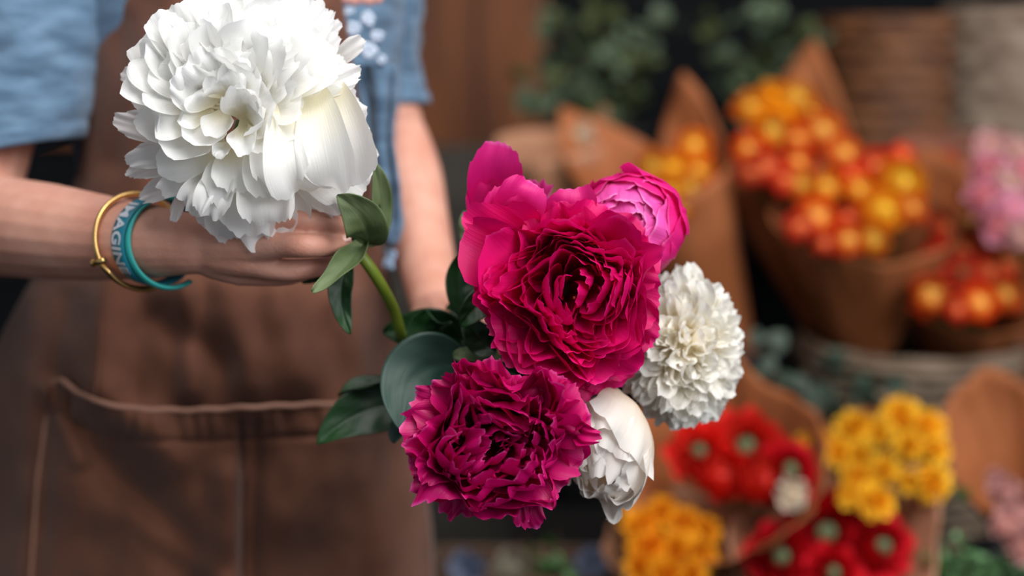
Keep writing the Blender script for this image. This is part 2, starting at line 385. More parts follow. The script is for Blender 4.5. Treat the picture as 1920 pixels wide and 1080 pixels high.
# loose strip of pale cloth beside the apron
def strip(u, v):
    py = lerp(120, 458, u); l = interp([(120, 668), (190, 690), (300, 700), (400, 714), (440, 724), (458, 734)], py); r = interp([(120, 745), (190, 742), (260, 738), (350, 752), (420, 754), (450, 744), (458, 737)], py)
    px = lerp(l, r, v); return PY(px, py, 1.262 + .006*math.sin(v*9+u*3))
sb = MB(); sb.grid(strip, 40, 14); so_ = child(sb.build('shirt_tail', M_DENIM), person); so_['label'] = 'loose pale blue cloth strip'
m_ = so_.modifiers.new('s', 'SOLIDIFY'); m_.thickness = .003
sb = MB(); sb.grid(lambda u, v: PY(lerp(721, 741, v) + 3*math.sin(u*6), lerp(468, 503, u), 1.262 + .003*math.sin(v*5)), 12, 6)
so_ = child(sb.build('tie_end', M_TAIL), person); m_ = so_.modifiers.new('s', 'SOLIDIFY'); m_.thickness = .003

# brown apron: one draped sheet, pocket, piping, stitched seams
LE = [(-300, 250), (0, 203), (150, 176), (320, 150), (420, 110), (530, 60), (640, 0), (760, -50), (900, -80), (1080, -96), (1700, -130)]
RE = [(-300, 600), (0, 640), (150, 664), (300, 692), (430, 706), (550, 735), (640, 752), (700, 762), (800, 782), (900, 797), (1000, 808), (1080, 812), (1700, 830)]
FOLDS = [  # x0, y0, x1, y1, width px, mm towards the viewer
    (200, 530, 170, 760, 26, 5), (265, 520, 250, 740, 30, -5), (345, 520, 360, 730, 22, 6), (420, 540, 470, 720, 30, 6), (520, 560, 560, 700, 45, 5),
    (60, 560, 40, 1080, 30, 5), (130, 560, 110, 700, 22, -4), (640, 560, 690, 740, 34, 7), (700, 900, 730, 1080, 50, 7), (560, 780, 620, 1080, 60, -6),
    (130, 770, 380, 1080, 46, -13), (200, 740, 330, 860, 36, 8), (430, 900, 420, 1080, 34, 7), (250, 960, 420, 1100, 30, 8), (640, 800, 560, 960, 60, 9), (480, 800, 470, 1080, 20, -6),
    (170, 0, 160, 320, 12, 3), (230, 40, 215, 300, 22, -3), (300, 600, 420, 680, 34, -6), (90, 730, 150, 860, 18, 6)]
def fold(px, py):
    d = 0
    for (x0, y0, x1, y1, w_, a_) in FOLDS:
        vx, vy = x1-x0, y1-y0; L2 = vx*vx+vy*vy; t = ((px-x0)*vx+(py-y0)*vy)/L2; tc = min(1, max(0, t))
        q = (px-x0-vx*tc)**2 + (py-y0-vy*tc)**2; d += a_*math.exp(-q/(w_*w_))
    d += noise.noise(Vector((px*.006, py*.0035, 2)))*9 + noise.noise(Vector((px*.02, py*.012, 5)))*2.4
    return d*1.9/1000
def apronY(px, py):
    l, r = interp(LE, py), interp(RE, py); u = (px-(l+r)/2)/((r-l)/2)
    belly = interp([(-300, 1.262), (0, 1.25), (300, 1.225), (550, 1.20), (800, 1.19), (1080, 1.20), (1700, 1.23)], py)
    side_ = interp([(-300, .03), (0, .04), (400, .08), (640, .13), (1080, .14)], py)
    return belly + side_*abs(u)**3 - fold(px, py)*(1-.5*abs(u)**4)
def apron(u, v):
    py = lerp(-300, 1650, u); l, r = interp(LE, py), interp(RE, py); px = lerp(l, r, v); return PY(px, py, apronY(px, py))
ab = MB(); ab.grid(apron, 240, 130); ap = child(ab.build('apron', M_APRON), person); ap['label'] = 'brown canvas apron'
m_ = ap.modifiers.new('s', 'SOLIDIFY'); m_.thickness = .002; m_.offset = -1
TOP = [(96, 722), (118, 712), (150, 735), (185, 752), (240, 764), (300, 768), (370, 769), (440, 765), (520, 761), (600, 758), (680, 755), (745, 750), (786, 746)]
def pocket(u, v):
    px0 = lerp(100, 780, v); ty = interp(TOP, px0); py = lerp(ty, 1640, u)
    l = interp([(720, 98), (900, 86), (1080, 74), (1640, 60)], py); px = lerp(l, interp(RE, py)-1, v)
    bul = .009*sstep(0, .04, v)*sstep(0, .06, 1-v) + .007*math.exp(-((py-ty)/60)**2)
    ruch = .0022*math.sin(px*.17+math.sin(px*.05)*2)*math.exp(-((py-ty-30)/24)**2)
    seam = -.011*math.exp(-((px-452)/8)**2)*sstep(0, 30, py-ty) 
    hem = -.004*math.exp(-((py-ty-58)/6)**2)
    return PY(px, py, apronY(px, py) - bul - ruch - seam - hem)
pb = MB(); pb.grid(pocket, 170, 150); po = pb.build('pocket', M_APRON); child(po, person).name = 'pocket'; po['label'] = 'wide front pocket of the apron'
m_ = po.modifiers.new('s', 'SOLIDIFY'); m_.thickness = .002; m_.offset = -1
tb = MB(); tb.tube([pocket(0, i/90) + Vector((0, -.0015, .0005*math.sin(i*.7))) for i in range(0, 91)], .0026, 8)
child(tb.build('pocket_piping', M_TRIM), person)
for xa in ((lambda y: interp([(520, 196), (760, 172)], y)), (lambda y: interp([(0, 300), (2000, 300)], y))):
    pass
tb = MB(); tb.tube([PY(interp([(520, 202), (620, 188), (755, 176)], y_), y_, apronY(190, y_)-.002) for y_ in range(520, 756, 12)], .0012, 6)
child(tb.build('stitched_seam', M_APRON), person)
tb = MB(); tb.tube([PY(interp([(735, 94), (900, 70), (1080, 58), (1300, 50)], y_), y_, apronY(75, y_)-.003) for y_ in range(735, 1300, 12)], .0018, 6)
child(tb.build('stitched_seam', M_TRIM), person)
# dark skirt under the apron, down to the shins
skb = MB()
def skirt(u, v):
    z = lerp(.95, .42, u); a = v*2*PI; r = lerp(.160, .188, u**.7) + .008*math.sin(a*9)*u
    return Vector((BX-.0+r*math.cos(a), BY+.015+r*.62*math.sin(a), z))
skb.grid(skirt, 20, 90, closed=True); sk = child(skb.build('skirt', mat('dark_cloth', (24, 26, 32), .9)), person)
m_ = sk.modifiers.new('s', 'SOLIDIFY'); m_.thickness = .002

# ------------------------------------------------------------------ bracelets
def ring_frame(px, py, D, px2, py2, D2):
    c = P(px, py, D); ax = (P(px2, py2, D2) - c).normalized(); return c, ax
def ring_pt(c, ax, a, rad, w=0.0, tilt=0):
    x_ = ax.cross(FWD).normalized(); y_ = ax.cross(x_).normalized()     # x_ up/down, y_ towards/away
    return c + ax*w + (x_*math.cos(a) + y_*math.sin(a))*rad
# gold bangle with a small screw-like bar
wc, wax = P(262, 452, 1.075), (P(335, 462, 1.055)-P(262, 446, 1.075)).normalized()
tilt_ax = (wax + UP*.30 + FWD*-.42).normalized()
gt = thing('bangle', 'thin gold bangle around the wrist, nearest the elbow', 'bracelet', Matrix.Translation(wc))
def gpt(a, rad=.0365, w=0): return ring_pt(wc, tilt_ax, a, rad, w)
gb = MB(); gb.tube([gpt(a_*2*PI/72, .0362) for a_ in range(73)], .0021, 10, caps=False); child(gb.build('hoop', M_GOLD), gt)
def near_ang(c, ax, rad, target):
    return min((i*2*PI/360 for i in range(360)), key=lambda a: (ring_pt(c, ax, a, rad)-target).length)
a0 = near_ang(wc, tilt_ax, .0365, P(247, 470, 1.03))
gb = MB(); gb.tube([gpt(a0, .0385) - tilt_ax*.006 , gpt(a0, .0385) + tilt_ax*.010], .0024, 10); gb.ball(gpt(a0, .0385)-tilt_ax*.006, .0032, 8, 10); child(gb.build('clasp_bar', M_GOLD), gt)
sgn = 1 if gpt(a0+.3).z < gpt(a0).z else -1
gb = MB(); gb.tube([gpt(a0+sgn*t_*.05, .0375) + tilt_ax*.0055*min(1, t_/5)*(1-t_/30) for t_ in range(0, 30)], .0017, 8); child(gb.build('second_hoop', M_GOLD), gt)
# lettered band and plain cuff
bc = P(293, 452, 1.066); bax = (wax + UP*.05 + FWD*-.30).normalized()
lt = thing('wristband', 'teal wristband printed with white capital letters, between bangle and plain cuff', 'wristband', Matrix.Translation(bc))
RB = .0318
def bpt(a, rad, w_): return ring_pt(bc, bax, a, rad, w_)
bm_ = MB()
def band(u, v):
    pr = [(-.0078, RB), (-.0078, RB+.0016), (0, RB+.0019), (.0078, RB+.0016), (.0078, RB), (-.0078, RB)]
    k_ = min(4, int(u*5)); t_ = u*5-k_; w_ = lerp(pr[k_][0], pr[k_+1][0], t_); r_ = lerp(pr[k_][1], pr[k_+1][1], t_)
    return bpt(v*2*PI, r_, w_)
bm_.grid(band, 5, 96, closed=True); child(bm_.build('band', M_TEALD), lt)
fc = bpy.data.curves.new('letters', 'FONT'); fc.body = 'IMAGINE'; fc.size = 1; fc.offset = .022; fc.extrude = .01; fc.space_character = 1.02
fo = bpy.data.objects.new('letters', fc); C.objects.link(fo)
dg = bpy.context.evaluated_depsgraph_get(); me = bpy.data.meshes.new_from_object(fo.evaluated_get(dg)); bpy.data.objects.remove(fo)
bmx = bmesh.new(); bmx.from_mesh(me); bmesh.ops.triangulate(bmx, faces=bmx.faces)
bmesh.ops.subdivide_edges(bmx, edges=bmx.edges, cuts=1)
xs = [v.co.x for v in bmx.verts]; ys = [v.co.y for v in bmx.verts]; X0, X1, Y0, Y1 = min(xs), max(xs), min(ys), max(ys)
a_top = near_ang(bc, bax, RB, bc+UP*.05); a_near = near_ang(bc, bax, RB, bc-FWD*.05)
sg = 1 if (a_near-a_top) % (2*PI) < PI else -1; at_ = a_top+sg*math.radians(33); span = sg*math.radians(106)
for v in bmx.verts:
    fx = (v.co.x-X0)/(X1-X0); fy = (v.co.y-Y0)/(Y1-Y0)
    v.co = bpt(at_ + span*(.02+.96*fx), RB+.0021 + (v.co.z)*.012, -.0062 + fy*.0118)
me2 = bpy.data.meshes.new('letters'); bmx.to_mesh(me2); bmx.free(); me2.materials.append(M_LETTER)
lo_ = bpy.data.objects.new('letters', me2); C.objects.link(lo_); child(lo_, lt)
lo_['label'] = 'white capital letters IMAGINE'
cc = P(316, 455, 1.063); cax = (wax + UP*.22 + FWD*-.40).normalized()
ct = thing('cuff_bracelet', 'plain glossy turquoise open cuff bracelet, nearest the hand', 'bracelet', Matrix.Translation(cc))
ag = near_ang(cc, cax, .033, P(380, 515, 1.08)); cb = MB()
def cuff(u, v):
    a = ag + .30 + u*(2*PI-.62); flare = .012*math.exp(-(u*7)**2) ; q = v*2*PI
    w_ = .0042*math.cos(q); r_ = .0338 + .0019*math.sin(q)
    return ring_pt(cc, cax, a, r_, w_) + wax*flare*1.2
cb.grid(cuff, 90, 10, closed=True); n0 = len(cb.v); cb.f.append(tuple(range(10))); cb.f.append(tuple(range(n0-10, n0)))
child(cb.build('hoop', M_TEAL), ct)

# ------------------------------------------------------------------ petals and peonies
def bez(p0, p1, p2, p3, t):
    u = 1-t; return p0*(u*u*u)+p1*(3*u*u*t)+p2*(3*u*t*t)+p3*(t*t*t), (p1-p0)*(3*u*u)+(p2-p1)*(6*u*t)+(p3-p2)*(3*t*t)
PN = [0]
def petal_geo(base, tip, d0, d1, lat, W, cup=.8, wbase=.25, ruf=.003, rufn=3, notch=.08, curl=0., rnd_=.2, ns=14, nt=12, warp=None, h=.42, point=0.):
    PN[0] += 1; sd = PN[0]*1.37
    L = (tip-base).length; p1 = base+d0.normalized()*L*h; p2 = tip-d1.normalized()*L*h; ph = (sd*2.399) % (2*PI)
    verts = []; uv = []; faces = []
    for i in range(ns+1):
        s = i/ns
        for j in range(nt+1):
            t = -1+2*j/nt
            Lt = 1 - rnd_*abs(t)**2.4 - point*abs(t)
            nz = .7*noise.noise(Vector((t*2.2, sd, 0))) + .55*noise.noise(Vector((t*8, sd, 3))) + (.5*noise.noise(Vector((t*19, sd, 5))))
            ss = s*(Lt + notch*nz*s*s)
            c, T = bez(base, p1, p2, tip, min(ss, 1.0)); T = T.normalized()
            if ss > 1: c = c + T*(ss-1)*L
            l = (lat-T*lat.dot(T)).normalized(); n = T.cross(l)
            wv = W*.5*(wbase+(1-wbase)*math.sin(PI/2*min(1, ss/.72)))*(1-.12*max(0, ss-.72)/.28)
            a = cup*t
            x = wv*math.sin(a)/cup if cup > .01 else wv*t
            d = wv*(1-math.cos(a))/cup if cup > .01 else 0
            d += ruf*ss**1.8*(.35+.65*abs(t))*math.sin(rufn*PI*t+ph) + ruf*1.1*ss*noise.noise(Vector((ss*3.2, t*2.4, sd)))
            d += ruf*.35*s**6*math.sin(rufn*5.3*t+ph*2) - curl*ss**4
            p = c+l*x+n*d
            if warp:
                wa, wf, ws = warp; p = p + noise.noise_vector(p*wf+Vector((ws, 0, 0)))*wa*ss
            verts.append(p); uv.append((j/nt, min(1, ss)))
    for i in range(ns):
        for j in range(nt): faces.append((i*(nt+1)+j, i*(nt+1)+j+1, (i+1)*(nt+1)+j+1, (i+1)*(nt+1)+j))
    return verts, faces, uv
def petal(parent, m, *a, **k):
    v, f, uv = petal_geo(*a, **k); return mk('petal', v, f, m, parent, uv)
def frame(px, py, D, axis=(0, 0, 1)):
    """matrix of a bloom at a point: local z is the flower's axis, given in right/up/towards-viewer terms"""
    ax = Vector(axis).normalized(); q = Vector((0, 0, 1)).rotation_difference(ax)
    return Matrix.Translation(P(px, py, D)) @ (CAMROT @ q.to_matrix()).to_4x4()
def radial(a): return Vector((math.cos(a), math.sin(a), 0))
def polar(a, th): return radial(a)*math.sin(th)+Vector((0, 0, 1))*math.cos(th)
def azim(a): return Vector((-math.sin(a), math.cos(a), 0))
GA = 2.39996
def bloom(fl, m, R, n, zf, thf, wf, base_z, d0f, cupf, ruf, warp, rufn=3, seed=0, asp=1.0, i0=0, ctr=(0, 0), nt=14, ns=16, notch=.08, curlf=None, lenj=.08, into=None, hole=None, rout=1.0, rp=.55):
    r = random.Random(seed)
    for i in range(i0, n):
        t = ((i+.6)/n)**rp
        a = i*GA + r.uniform(-.25, .25)
        rho = R*t*rout*(1+r.uniform(-lenj, lenj)); z = zf(t) + r.uniform(-.003, .003)
        if hole and hole(a, t): continue
        th = thf(t)+r.uniform(-.12, .12)
        tip = Vector((ctr[0]*(1-t)+rho*math.cos(a), ctr[1]*(1-t)+rho*math.sin(a)*asp, z))
        base = radial(a)*(.10*rho+.002)+Vector((0, 0, base_z))
        lat = azim(a + r.uniform(-.3, .3))
        args = (base, tip, polar(a, d0f(t)), polar(a, th), lat, wf(t)*r.uniform(.8, 1.2))
        kw = dict(cup=cupf(t), ruf=ruf*(.6+.8*r.random()), rufn=rufn*(.7+.6*r.random()), warp=warp, nt=nt, ns=ns, notch=notch, curl=(curlf(t) if curlf else 0))
        if into is not None:
            v, f, uv = petal_geo(*args, **kw); into.add(v, f, uv, t)
        else: petal(fl, m, *args, **kw)
def stem(parent, pts, r=.0042, m=None, n=8):
    inv = parent.matrix_world.inverted(); b_ = MB(); b_.tube([inv @ p for p in crom(pts, n)], r, 10); return b_.build('stem', m or M_STEMD, parent)
def leaf(parent, p0, pm, p1, width, nrm, m, curl=0., fold=.35, wav=.002, name='leaf', thick=.0006):
    """lance-shaped leaf from p0 past pm to p1, facing nrm"""
    inv = parent.matrix_world.inverted(); b_ = MB(); sd = PN[0]; PN[0] += 1
    def fn(u, v):
        q = 1-u; c = p0*(q*q)+pm*(2*q*u)+p1*(u*u); T = ((pm-p0)*(2*q)+(p1-pm)*(2*u)).normalized()
        n = (nrm-T*nrm.dot(T)).normalized(); l = T.cross(n); t = v*2-1
        wd = width*.5*(math.sin(PI*min(1, u**.8))**.75)*(1-.0*u) + .0008
        a = curl*t
        x = wd*(math.sin(a)/curl if curl else t); d = wd*((1-math.cos(a))/curl if curl else 0)
        d += fold*wd*abs(t) + wav*math.sin(u*11+sd+t)*abs(t) - .0007*math.exp(-(t/.08)**2) + .0005*math.sin((u*26-abs(t)*5))*abs(math.sin(PI*abs(t)))
        return inv @ (c+l*x+n*d)
    b_.grid(fn, 22, 16); o = b_.build(name, m, parent)
    s_ = o.modifiers.new('s', 'SOLIDIFY'); s_.thickness = thick
    return o
def loc(fl_px, fl_py, D):      # px offsets to local metres for a flower at depth D
    return lambda x, y, z=0: Vector(((x-fl_px)*K*D, (fl_py-y)*K*D, z/1000))

def globe(fl, m, o, R, n, seed, wang=.85, thr=(1.0, .25), shrink=.30, ruf=.03, lift=.10, scale=(1, 1, 1), mats=None):
    r = random.Random(seed); o = Vector(o).normalized(); e1 = o.orthogonal().normalized(); e2 = o.cross(e1)
    for i in range(n):
        t = i/(n-1); a = i*GA; th = lerp(thr[0], thr[1], t)+r.uniform(-.12, .12)
        pd = (o*math.cos(th)+(e1*math.cos(a)+e2*math.sin(a))*math.sin(th)).normalized()
        bd = (-o+(e1*math.cos(a)+e2*math.sin(a))*.55).normalized()
        ax_ = bd.cross(pd).normalized(); ang = bd.angle(pd); Rl = R*(1-shrink*t); sd = seed*3.1+i; V = []; UV = []; F = []; ns, nt = 18, 18
        for a_ in range(ns+1):
            for b_ in range(nt+1):
                s_ = a_/ns; tt = -1+2*b_/nt
                ss = s_*(1-.10*abs(tt)**2.5 + .05*noise.noise(Vector((tt*5, sd, 0)))*s_)
                d = Matrix.Rotation(ang*ss, 3, ax_) @ bd; phi = wang*(1-.35*t)*(.35+.65*math.sin(PI/2*min(1, ss/.6)))*tt
                d = d*math.cos(phi)+ax_*math.sin(phi)
                q = Rl*(1+.05*abs(tt)**3+lift*s_**5*noise.noise(Vector((tt*2, sd, 1)))+ruf*ss*noise.noise(Vector((tt*3, ss*3, sd)))+.02*s_**8)
                V.append(Vector((d.x*q*scale[0], d.y*q*scale[1], d.z*q*scale[2]))); UV.append((b_/nt, ss))
        for a_ in range(ns):
            for b_ in range(nt): F.append((a_*(nt+1)+b_, a_*(nt+1)+b_+1, (a_+1)*(nt+1)+b_+1, (a_+1)*(nt+1)+b_))
        mk('petal', V, F, mats(t) if mats else m, fl, UV)
GRIP = [P(846, 650, 1.145), P(800, 690, 1.20), P(782, 715, 1.225)]
# --- the large white peony
WD = .995
white = thing('peony', 'large white peony in full bloom held up by the fingers, in front of the apron', 'peony', frame(460, 235, WD))
L_ = loc(460, 235, WD)
wr_ = (.006, 24, 4.0)
def wpetal(tx, ty, tz, w, bx, by, bz=-28, cup=.6, out=.5, d1z=None, ruf=.0020, rufn=2.2, curl=0, notch=.055, h=.42, rnd_=.2, ns=20, nt=20, point=0., up0=.6, m=None, wbase=.3, flip=1):
    """outer petal from a claw at (bx,by) to a tip at (tx,ty), pixels; z in mm towards the viewer"""
    B = L_(bx, by, bz); T = L_(tx, ty, tz); d = (T-B); fl_ = Vector((d.x, d.y, 0))
    fl_ = fl_.normalized() if fl_.length > 1e-6 else Vector((0, 1, 0))
    d0 = fl_+Vector((0, 0, up0)); d1 = fl_*1+Vector((0, 0, -.35 if d1z is None else d1z))
    lat = Vector((-fl_.y, fl_.x, 0))
    return petal(white, m or M_WHITE, B, T, d0, d1, lat, w*K*WD, cup=cup, ruf=ruf, rufn=rufn, curl=curl, notch=notch, h=h, rnd_=rnd_, ns=ns, nt=nt, warp=(.0035, 30, 7.), point=point, wbase=wbase)
# rim of guard petals, clockwise from the left
for a_ in [
    (213, 128, -22, 82, 400, 190), (236, 168, -10, 70, 400, 205), (203, 216, -12, 62, 400, 268), (222, 318, -18, 62, 420, 270), (226, 300, -10, 58, 430, 262), (246, 372, -22, 52, 430, 290),
    (312, 420, -14, 26, 345, 330), (350, 402, -10, 66, 420, 290), (300, 366, -6, 70, 420, 280),
    (440, 470, -30, 150, 450, 260), (500, 474, -26, 130, 470, 260), (545, 448, -24, 110, 480, 270), (470, 440, -8, 130, 460, 280), (400, 440, -24, 130, 440, 270),
    (598, 412, -28, 100, 500, 270), (648, 388, -26, 100, 520, 270), (682, 356, -14, 150, 540, 245), (690, 300, -30, 150, 530, 240),
    (684, 215, -8, 150, 530, 260), (660, 170, -20, 120, 520, 230), (673, 122, -12, 52, 520, 190), (668, 142, -4, 44, 530, 200), (640, 105, -16, 60, 520, 190),
    (684, 68, -18, 40, 600, 120), (630, 60, -20, 60, 510, 170), (618, 10, -20, 60, 500, 160), (630, 28, -26, 50, 510, 160), (590, -12, -22, 80, 490, 160), (560, -30, -14, 80, 480, 150),
    (520, -18, -26, 90, 470, 150), (470, -34, -20, 90, 460, 150), (420, -20, -24, 90, 450, 150), (370, -4, -22, 80, 440, 160), (340, 16, -18, 70, 430, 160),
    (305, 40, -18, 80, 420, 170), (268, 62, -22, 60, 420, 175), (250, 88, -14, 80, 410, 180), (225, 118, -24, 60, 410, 190)]:
    wpetal(*a_)
# broad hanging petals and inner bowls
wpetal(604, 380, 14, 190, 575, 185, 4, cup=.9, up0=1.2, d1z=-1.6, curl=.012, ruf=.003, rufn=3, notch=.06, wbase=.5)
wpetal(650, 345, 6, 165, 612, 172, -6, cup=.95, up0=1.0, d1z=-1.2, ruf=.002, notch=.05, wbase=.5)
wpetal(510, 420, 6, 120, 500, 300, -10, cup=.8, up0=1.1, d1z=-1.0, notch=.14)
wpetal(405, 408, 10, 80, 430, 300, -10, cup=.9, up0=1.2, d1z=-.8, ruf=.004)
wpetal(372, 402, 10, 74, 400, 310, -12, cup=1.0, up0=1.2, d1z=-.8, ruf=.004)
wpetal(455, 372, 16, 86, 440, 270, 0, cup=.7, up0=1.0, d1z=-.5, notch=.12, point=.1)
wpetal(420, 388, 14, 70, 430, 280, 0, cup=.7, up0=1.0, d1z=-.5, notch=.12, point=.15)
wpetal(300, 318, 4, 90, 420, 270, -6, cup=.5, up0=.9, d1z=-.2)
wpetal(545, 352, 18, 120, 520, 220, 4, cup=.9, up0=1.1, d1z=-.8, notch=.12, ruf=.003)
wpetal(520, 372, 16, 90, 490, 260, 4, cup=.8, up0=1.0, d1z=-.7, notch=.12)
wpetal(262, 232, 16, 110, 420, 245, -4, cup=1.3, up0=.3, d1z=.7)
wpetal(320, 292, 30, 170, 400, 225, 2, cup=1.4, up0=.1, d1z=1.6, ruf=.001)
wpetal(380, 282, 34, 120, 415, 215, 8, cup=1.3, up0=.2, d1z=1.8, ruf=.001)
wpetal(420, 268, 36, 90, 430, 215, 16, cup=1.4, up0=.4, d1z=2, ruf=.0008)
wpetal(520, 290, 34, 120, 470, 220, 8, cup=1.3, up0=.6, d1z=1.4, ruf=.0025, notch=.12)
wpetal(532, 215, 40, 130, 470, 225, 8, cup=1.5, up0=.8, d1z=.9, ruf=.003, notch=.14, curl=-.010)
wpetal(478, 300, 38, 70, 465, 240, 14, cup=1.2, up0=.8, d1z=.6, notch=.12)
wpetal(422, 306, 32, 34, 440, 270, 16, cup=.9, up0=.6, d1z=.2, notch=.02)
wpetal(470, 175, 44, 90, 465, 225, 10, cup=1.3, up0=1.0, d1z=.8, ruf=.003, notch=.14)
# the frilled crown
rr = random.Random(21)
for i in range(44):
    t = ((i+.5)/44)**.58; a = i*GA
    tx = 435 + 195*t*math.cos(a); ty = 118 - 142*t*math.sin(a)
    if (tx-425)**2+(ty-240)**2 < 66**2 or ty > 232: continue
    tz = 44*math.sqrt(max(0, 1-(.93*t)**2)) + rr.uniform(-4, 4) - 4
    wpetal(tx, ty, tz, rr.uniform(90, 165), lerp(435, tx, .45), lerp(215, ty, .40), rr.uniform(-4, 8)+10*(1-t), cup=rr.uniform(.5, 1.1), up0=rr.uniform(1.0, 2.2),
           d1z=lerp(.7, -.6, t)+rr.uniform(-.4, .4), ruf=.0036, rufn=rr.uniform(1.2, 2.6), notch=.075, ns=16, nt=20, curl=rr.uniform(.0, .014))
cb_ = MB()
for i in range(14):
    a = i*GA; cb_.ball(L_(414 + 6*math.cos(a)*((i % 4)/3), 232 + 8*math.sin(a)*((i % 4)/3), 8+3*(i % 3)), .0016, 6, 8)
cb_.build('stamens', mat('brown_stamen', (150, 96, 30), .6), white)
rb = MB(); rb.ball((0, 0, -.030), (.014, .014, .010), 10, 14); rb.build('calyx', M_STEMD, white)
stem(white, [P(462, 240, WD+.034), P(500, 300, WD+.075), P(580, 390, 1.085), P(655, 455, 1.057), P(684, 488, 1.052), P(712, 530, 1.06), P(738, 580, 1.08), P(757, 635, 1.10), P(800, 672, 1.145), GRIP[1]], .0044, M_STEM)
N1 = -FWD
leaf(white, P(684, 448, 1.035), P(655, 505, 1.01), P(586, 548, 1.0), .020, -FWD+UP*.6, M_LEAFB, curl=1.2, fold=.1)
leaf(white, P(655, 495, 1.05), P(622, 545, 1.04), P(657, 626, 1.03), .0165, -FWD, M_LEAF, curl=.3)
leaf(white, P(690, 460, 1.03), P(700, 410, 1.0), P(632, 366, .995), .030, -FWD, M_LEAFB, curl=.4, fold=.15)
leaf(white, P(686, 462, 1.04), P(735, 400, 1.04), P(694, 292, 1.03), .016, -FWD+RT*.5, M_LEAFB, curl=.7)
leaf(white, P(690, 455, 1.045), P(716, 420, 1.045), P(700, 372, 1.04), .026, -FWD-RT*.6, M_LEAF, curl=.5)
leaf(white, P(672, 470, 1.05), P(656, 440, 1.045), P(662, 408, 1.045), .012, -FWD, M_LEAF, curl=.5)
leaf(white, P(640, 500, 1.06), P(600, 512, 1.07), P(567, 531, 1.07), .008, -FWD, M_LEAF, curl=.2)

# --- fuchsia peony, centre
FD = .985
f1 = thing('peony', 'largest fuchsia peony in the centre, wide open and facing forward', 'peony', frame(1068, 548, FD, (.08, -.05, 1)))
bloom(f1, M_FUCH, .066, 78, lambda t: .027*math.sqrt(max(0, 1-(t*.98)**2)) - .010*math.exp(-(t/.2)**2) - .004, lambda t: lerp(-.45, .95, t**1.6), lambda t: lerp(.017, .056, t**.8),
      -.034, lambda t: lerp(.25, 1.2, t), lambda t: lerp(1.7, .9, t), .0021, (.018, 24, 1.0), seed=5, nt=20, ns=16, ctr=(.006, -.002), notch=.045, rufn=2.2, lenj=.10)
LF = loc(1068, 548, FD)
def fpetal(fl, LL, m, tx, ty, tz, w, bx, by, bz=-30, cup=.7, up0=.5, d1z=-.2, DD=.985, ruf=.003, rufn=3, notch=.08, curl=0., rnd_=.2, ns=18, nt=18, wbase=.35, warp=(.005, 30, 2.), point=0., h=.42):
    B = LL(bx, by, bz); T = LL(tx, ty, tz); d = T-B; q = Vector((d.x, d.y, 0)).normalized()
    return petal(fl, m, B, T, q+Vector((0, 0, up0)), q+Vector((0, 0, d1z)), Vector((-q.y, q.x, 0)), w*K*DD, cup=cup, ruf=ruf, rufn=rufn, notch=notch, curl=curl, rnd_=rnd_, ns=ns, nt=nt, warp=warp, wbase=wbase, point=point, h=h)
for a_ in [(868, 440, -6, 150, 1010, 520), (880, 402, -16, 120, 1010, 490), (925, 398, -14, 130, 1020, 480), (885, 520, -10, 120, 1010, 540), (905, 600, -6, 120, 1010, 560), (940, 665, -8, 110, 1020, 580),
           (985, 690, 0, 90, 1030, 600), (1010, 392, -14, 120, 1050, 480), (1075, 384, -14, 130, 1070, 480), (1150, 392, -16, 130, 1090, 480), (1205, 420, -18, 130, 1110, 500), (1238, 480, -18, 120, 1120, 520),
           (1248, 560, -16, 130, 1120, 550), (1240, 630, -18, 120, 1120, 570), (1210, 690, -20, 130, 1110, 590), (1165, 735, -24, 120, 1100, 600), (1115, 755, -24, 110, 1080, 610), (1080, 730, -14, 110, 1070, 610), (1150, 700, -6, 140, 1090, 600), (1040, 690, -2, 100, 1050, 600)]:
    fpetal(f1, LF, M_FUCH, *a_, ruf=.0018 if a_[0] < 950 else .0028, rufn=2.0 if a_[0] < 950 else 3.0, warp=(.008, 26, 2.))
rb = MB(); rb.ball((0, 0, -.040), (.016, .016, .012), 10, 14); rb.build('calyx', M_STEMD, f1)
stem(f1, [P(1066, 552, FD+.042), P(1030, 585, 1.07), P(960, 622, 1.09), P(890, 648, 1.125)]+GRIP, .0042)
cb_ = MB()
for i in range(4): cb_.ball((.006+.003*math.cos(i*GA), -.006+.003*math.sin(i*GA), -.004), .0012, 6, 8)
cb_.build('stamens', mat('pale_stamen', (232, 170, 120), .6), f1)

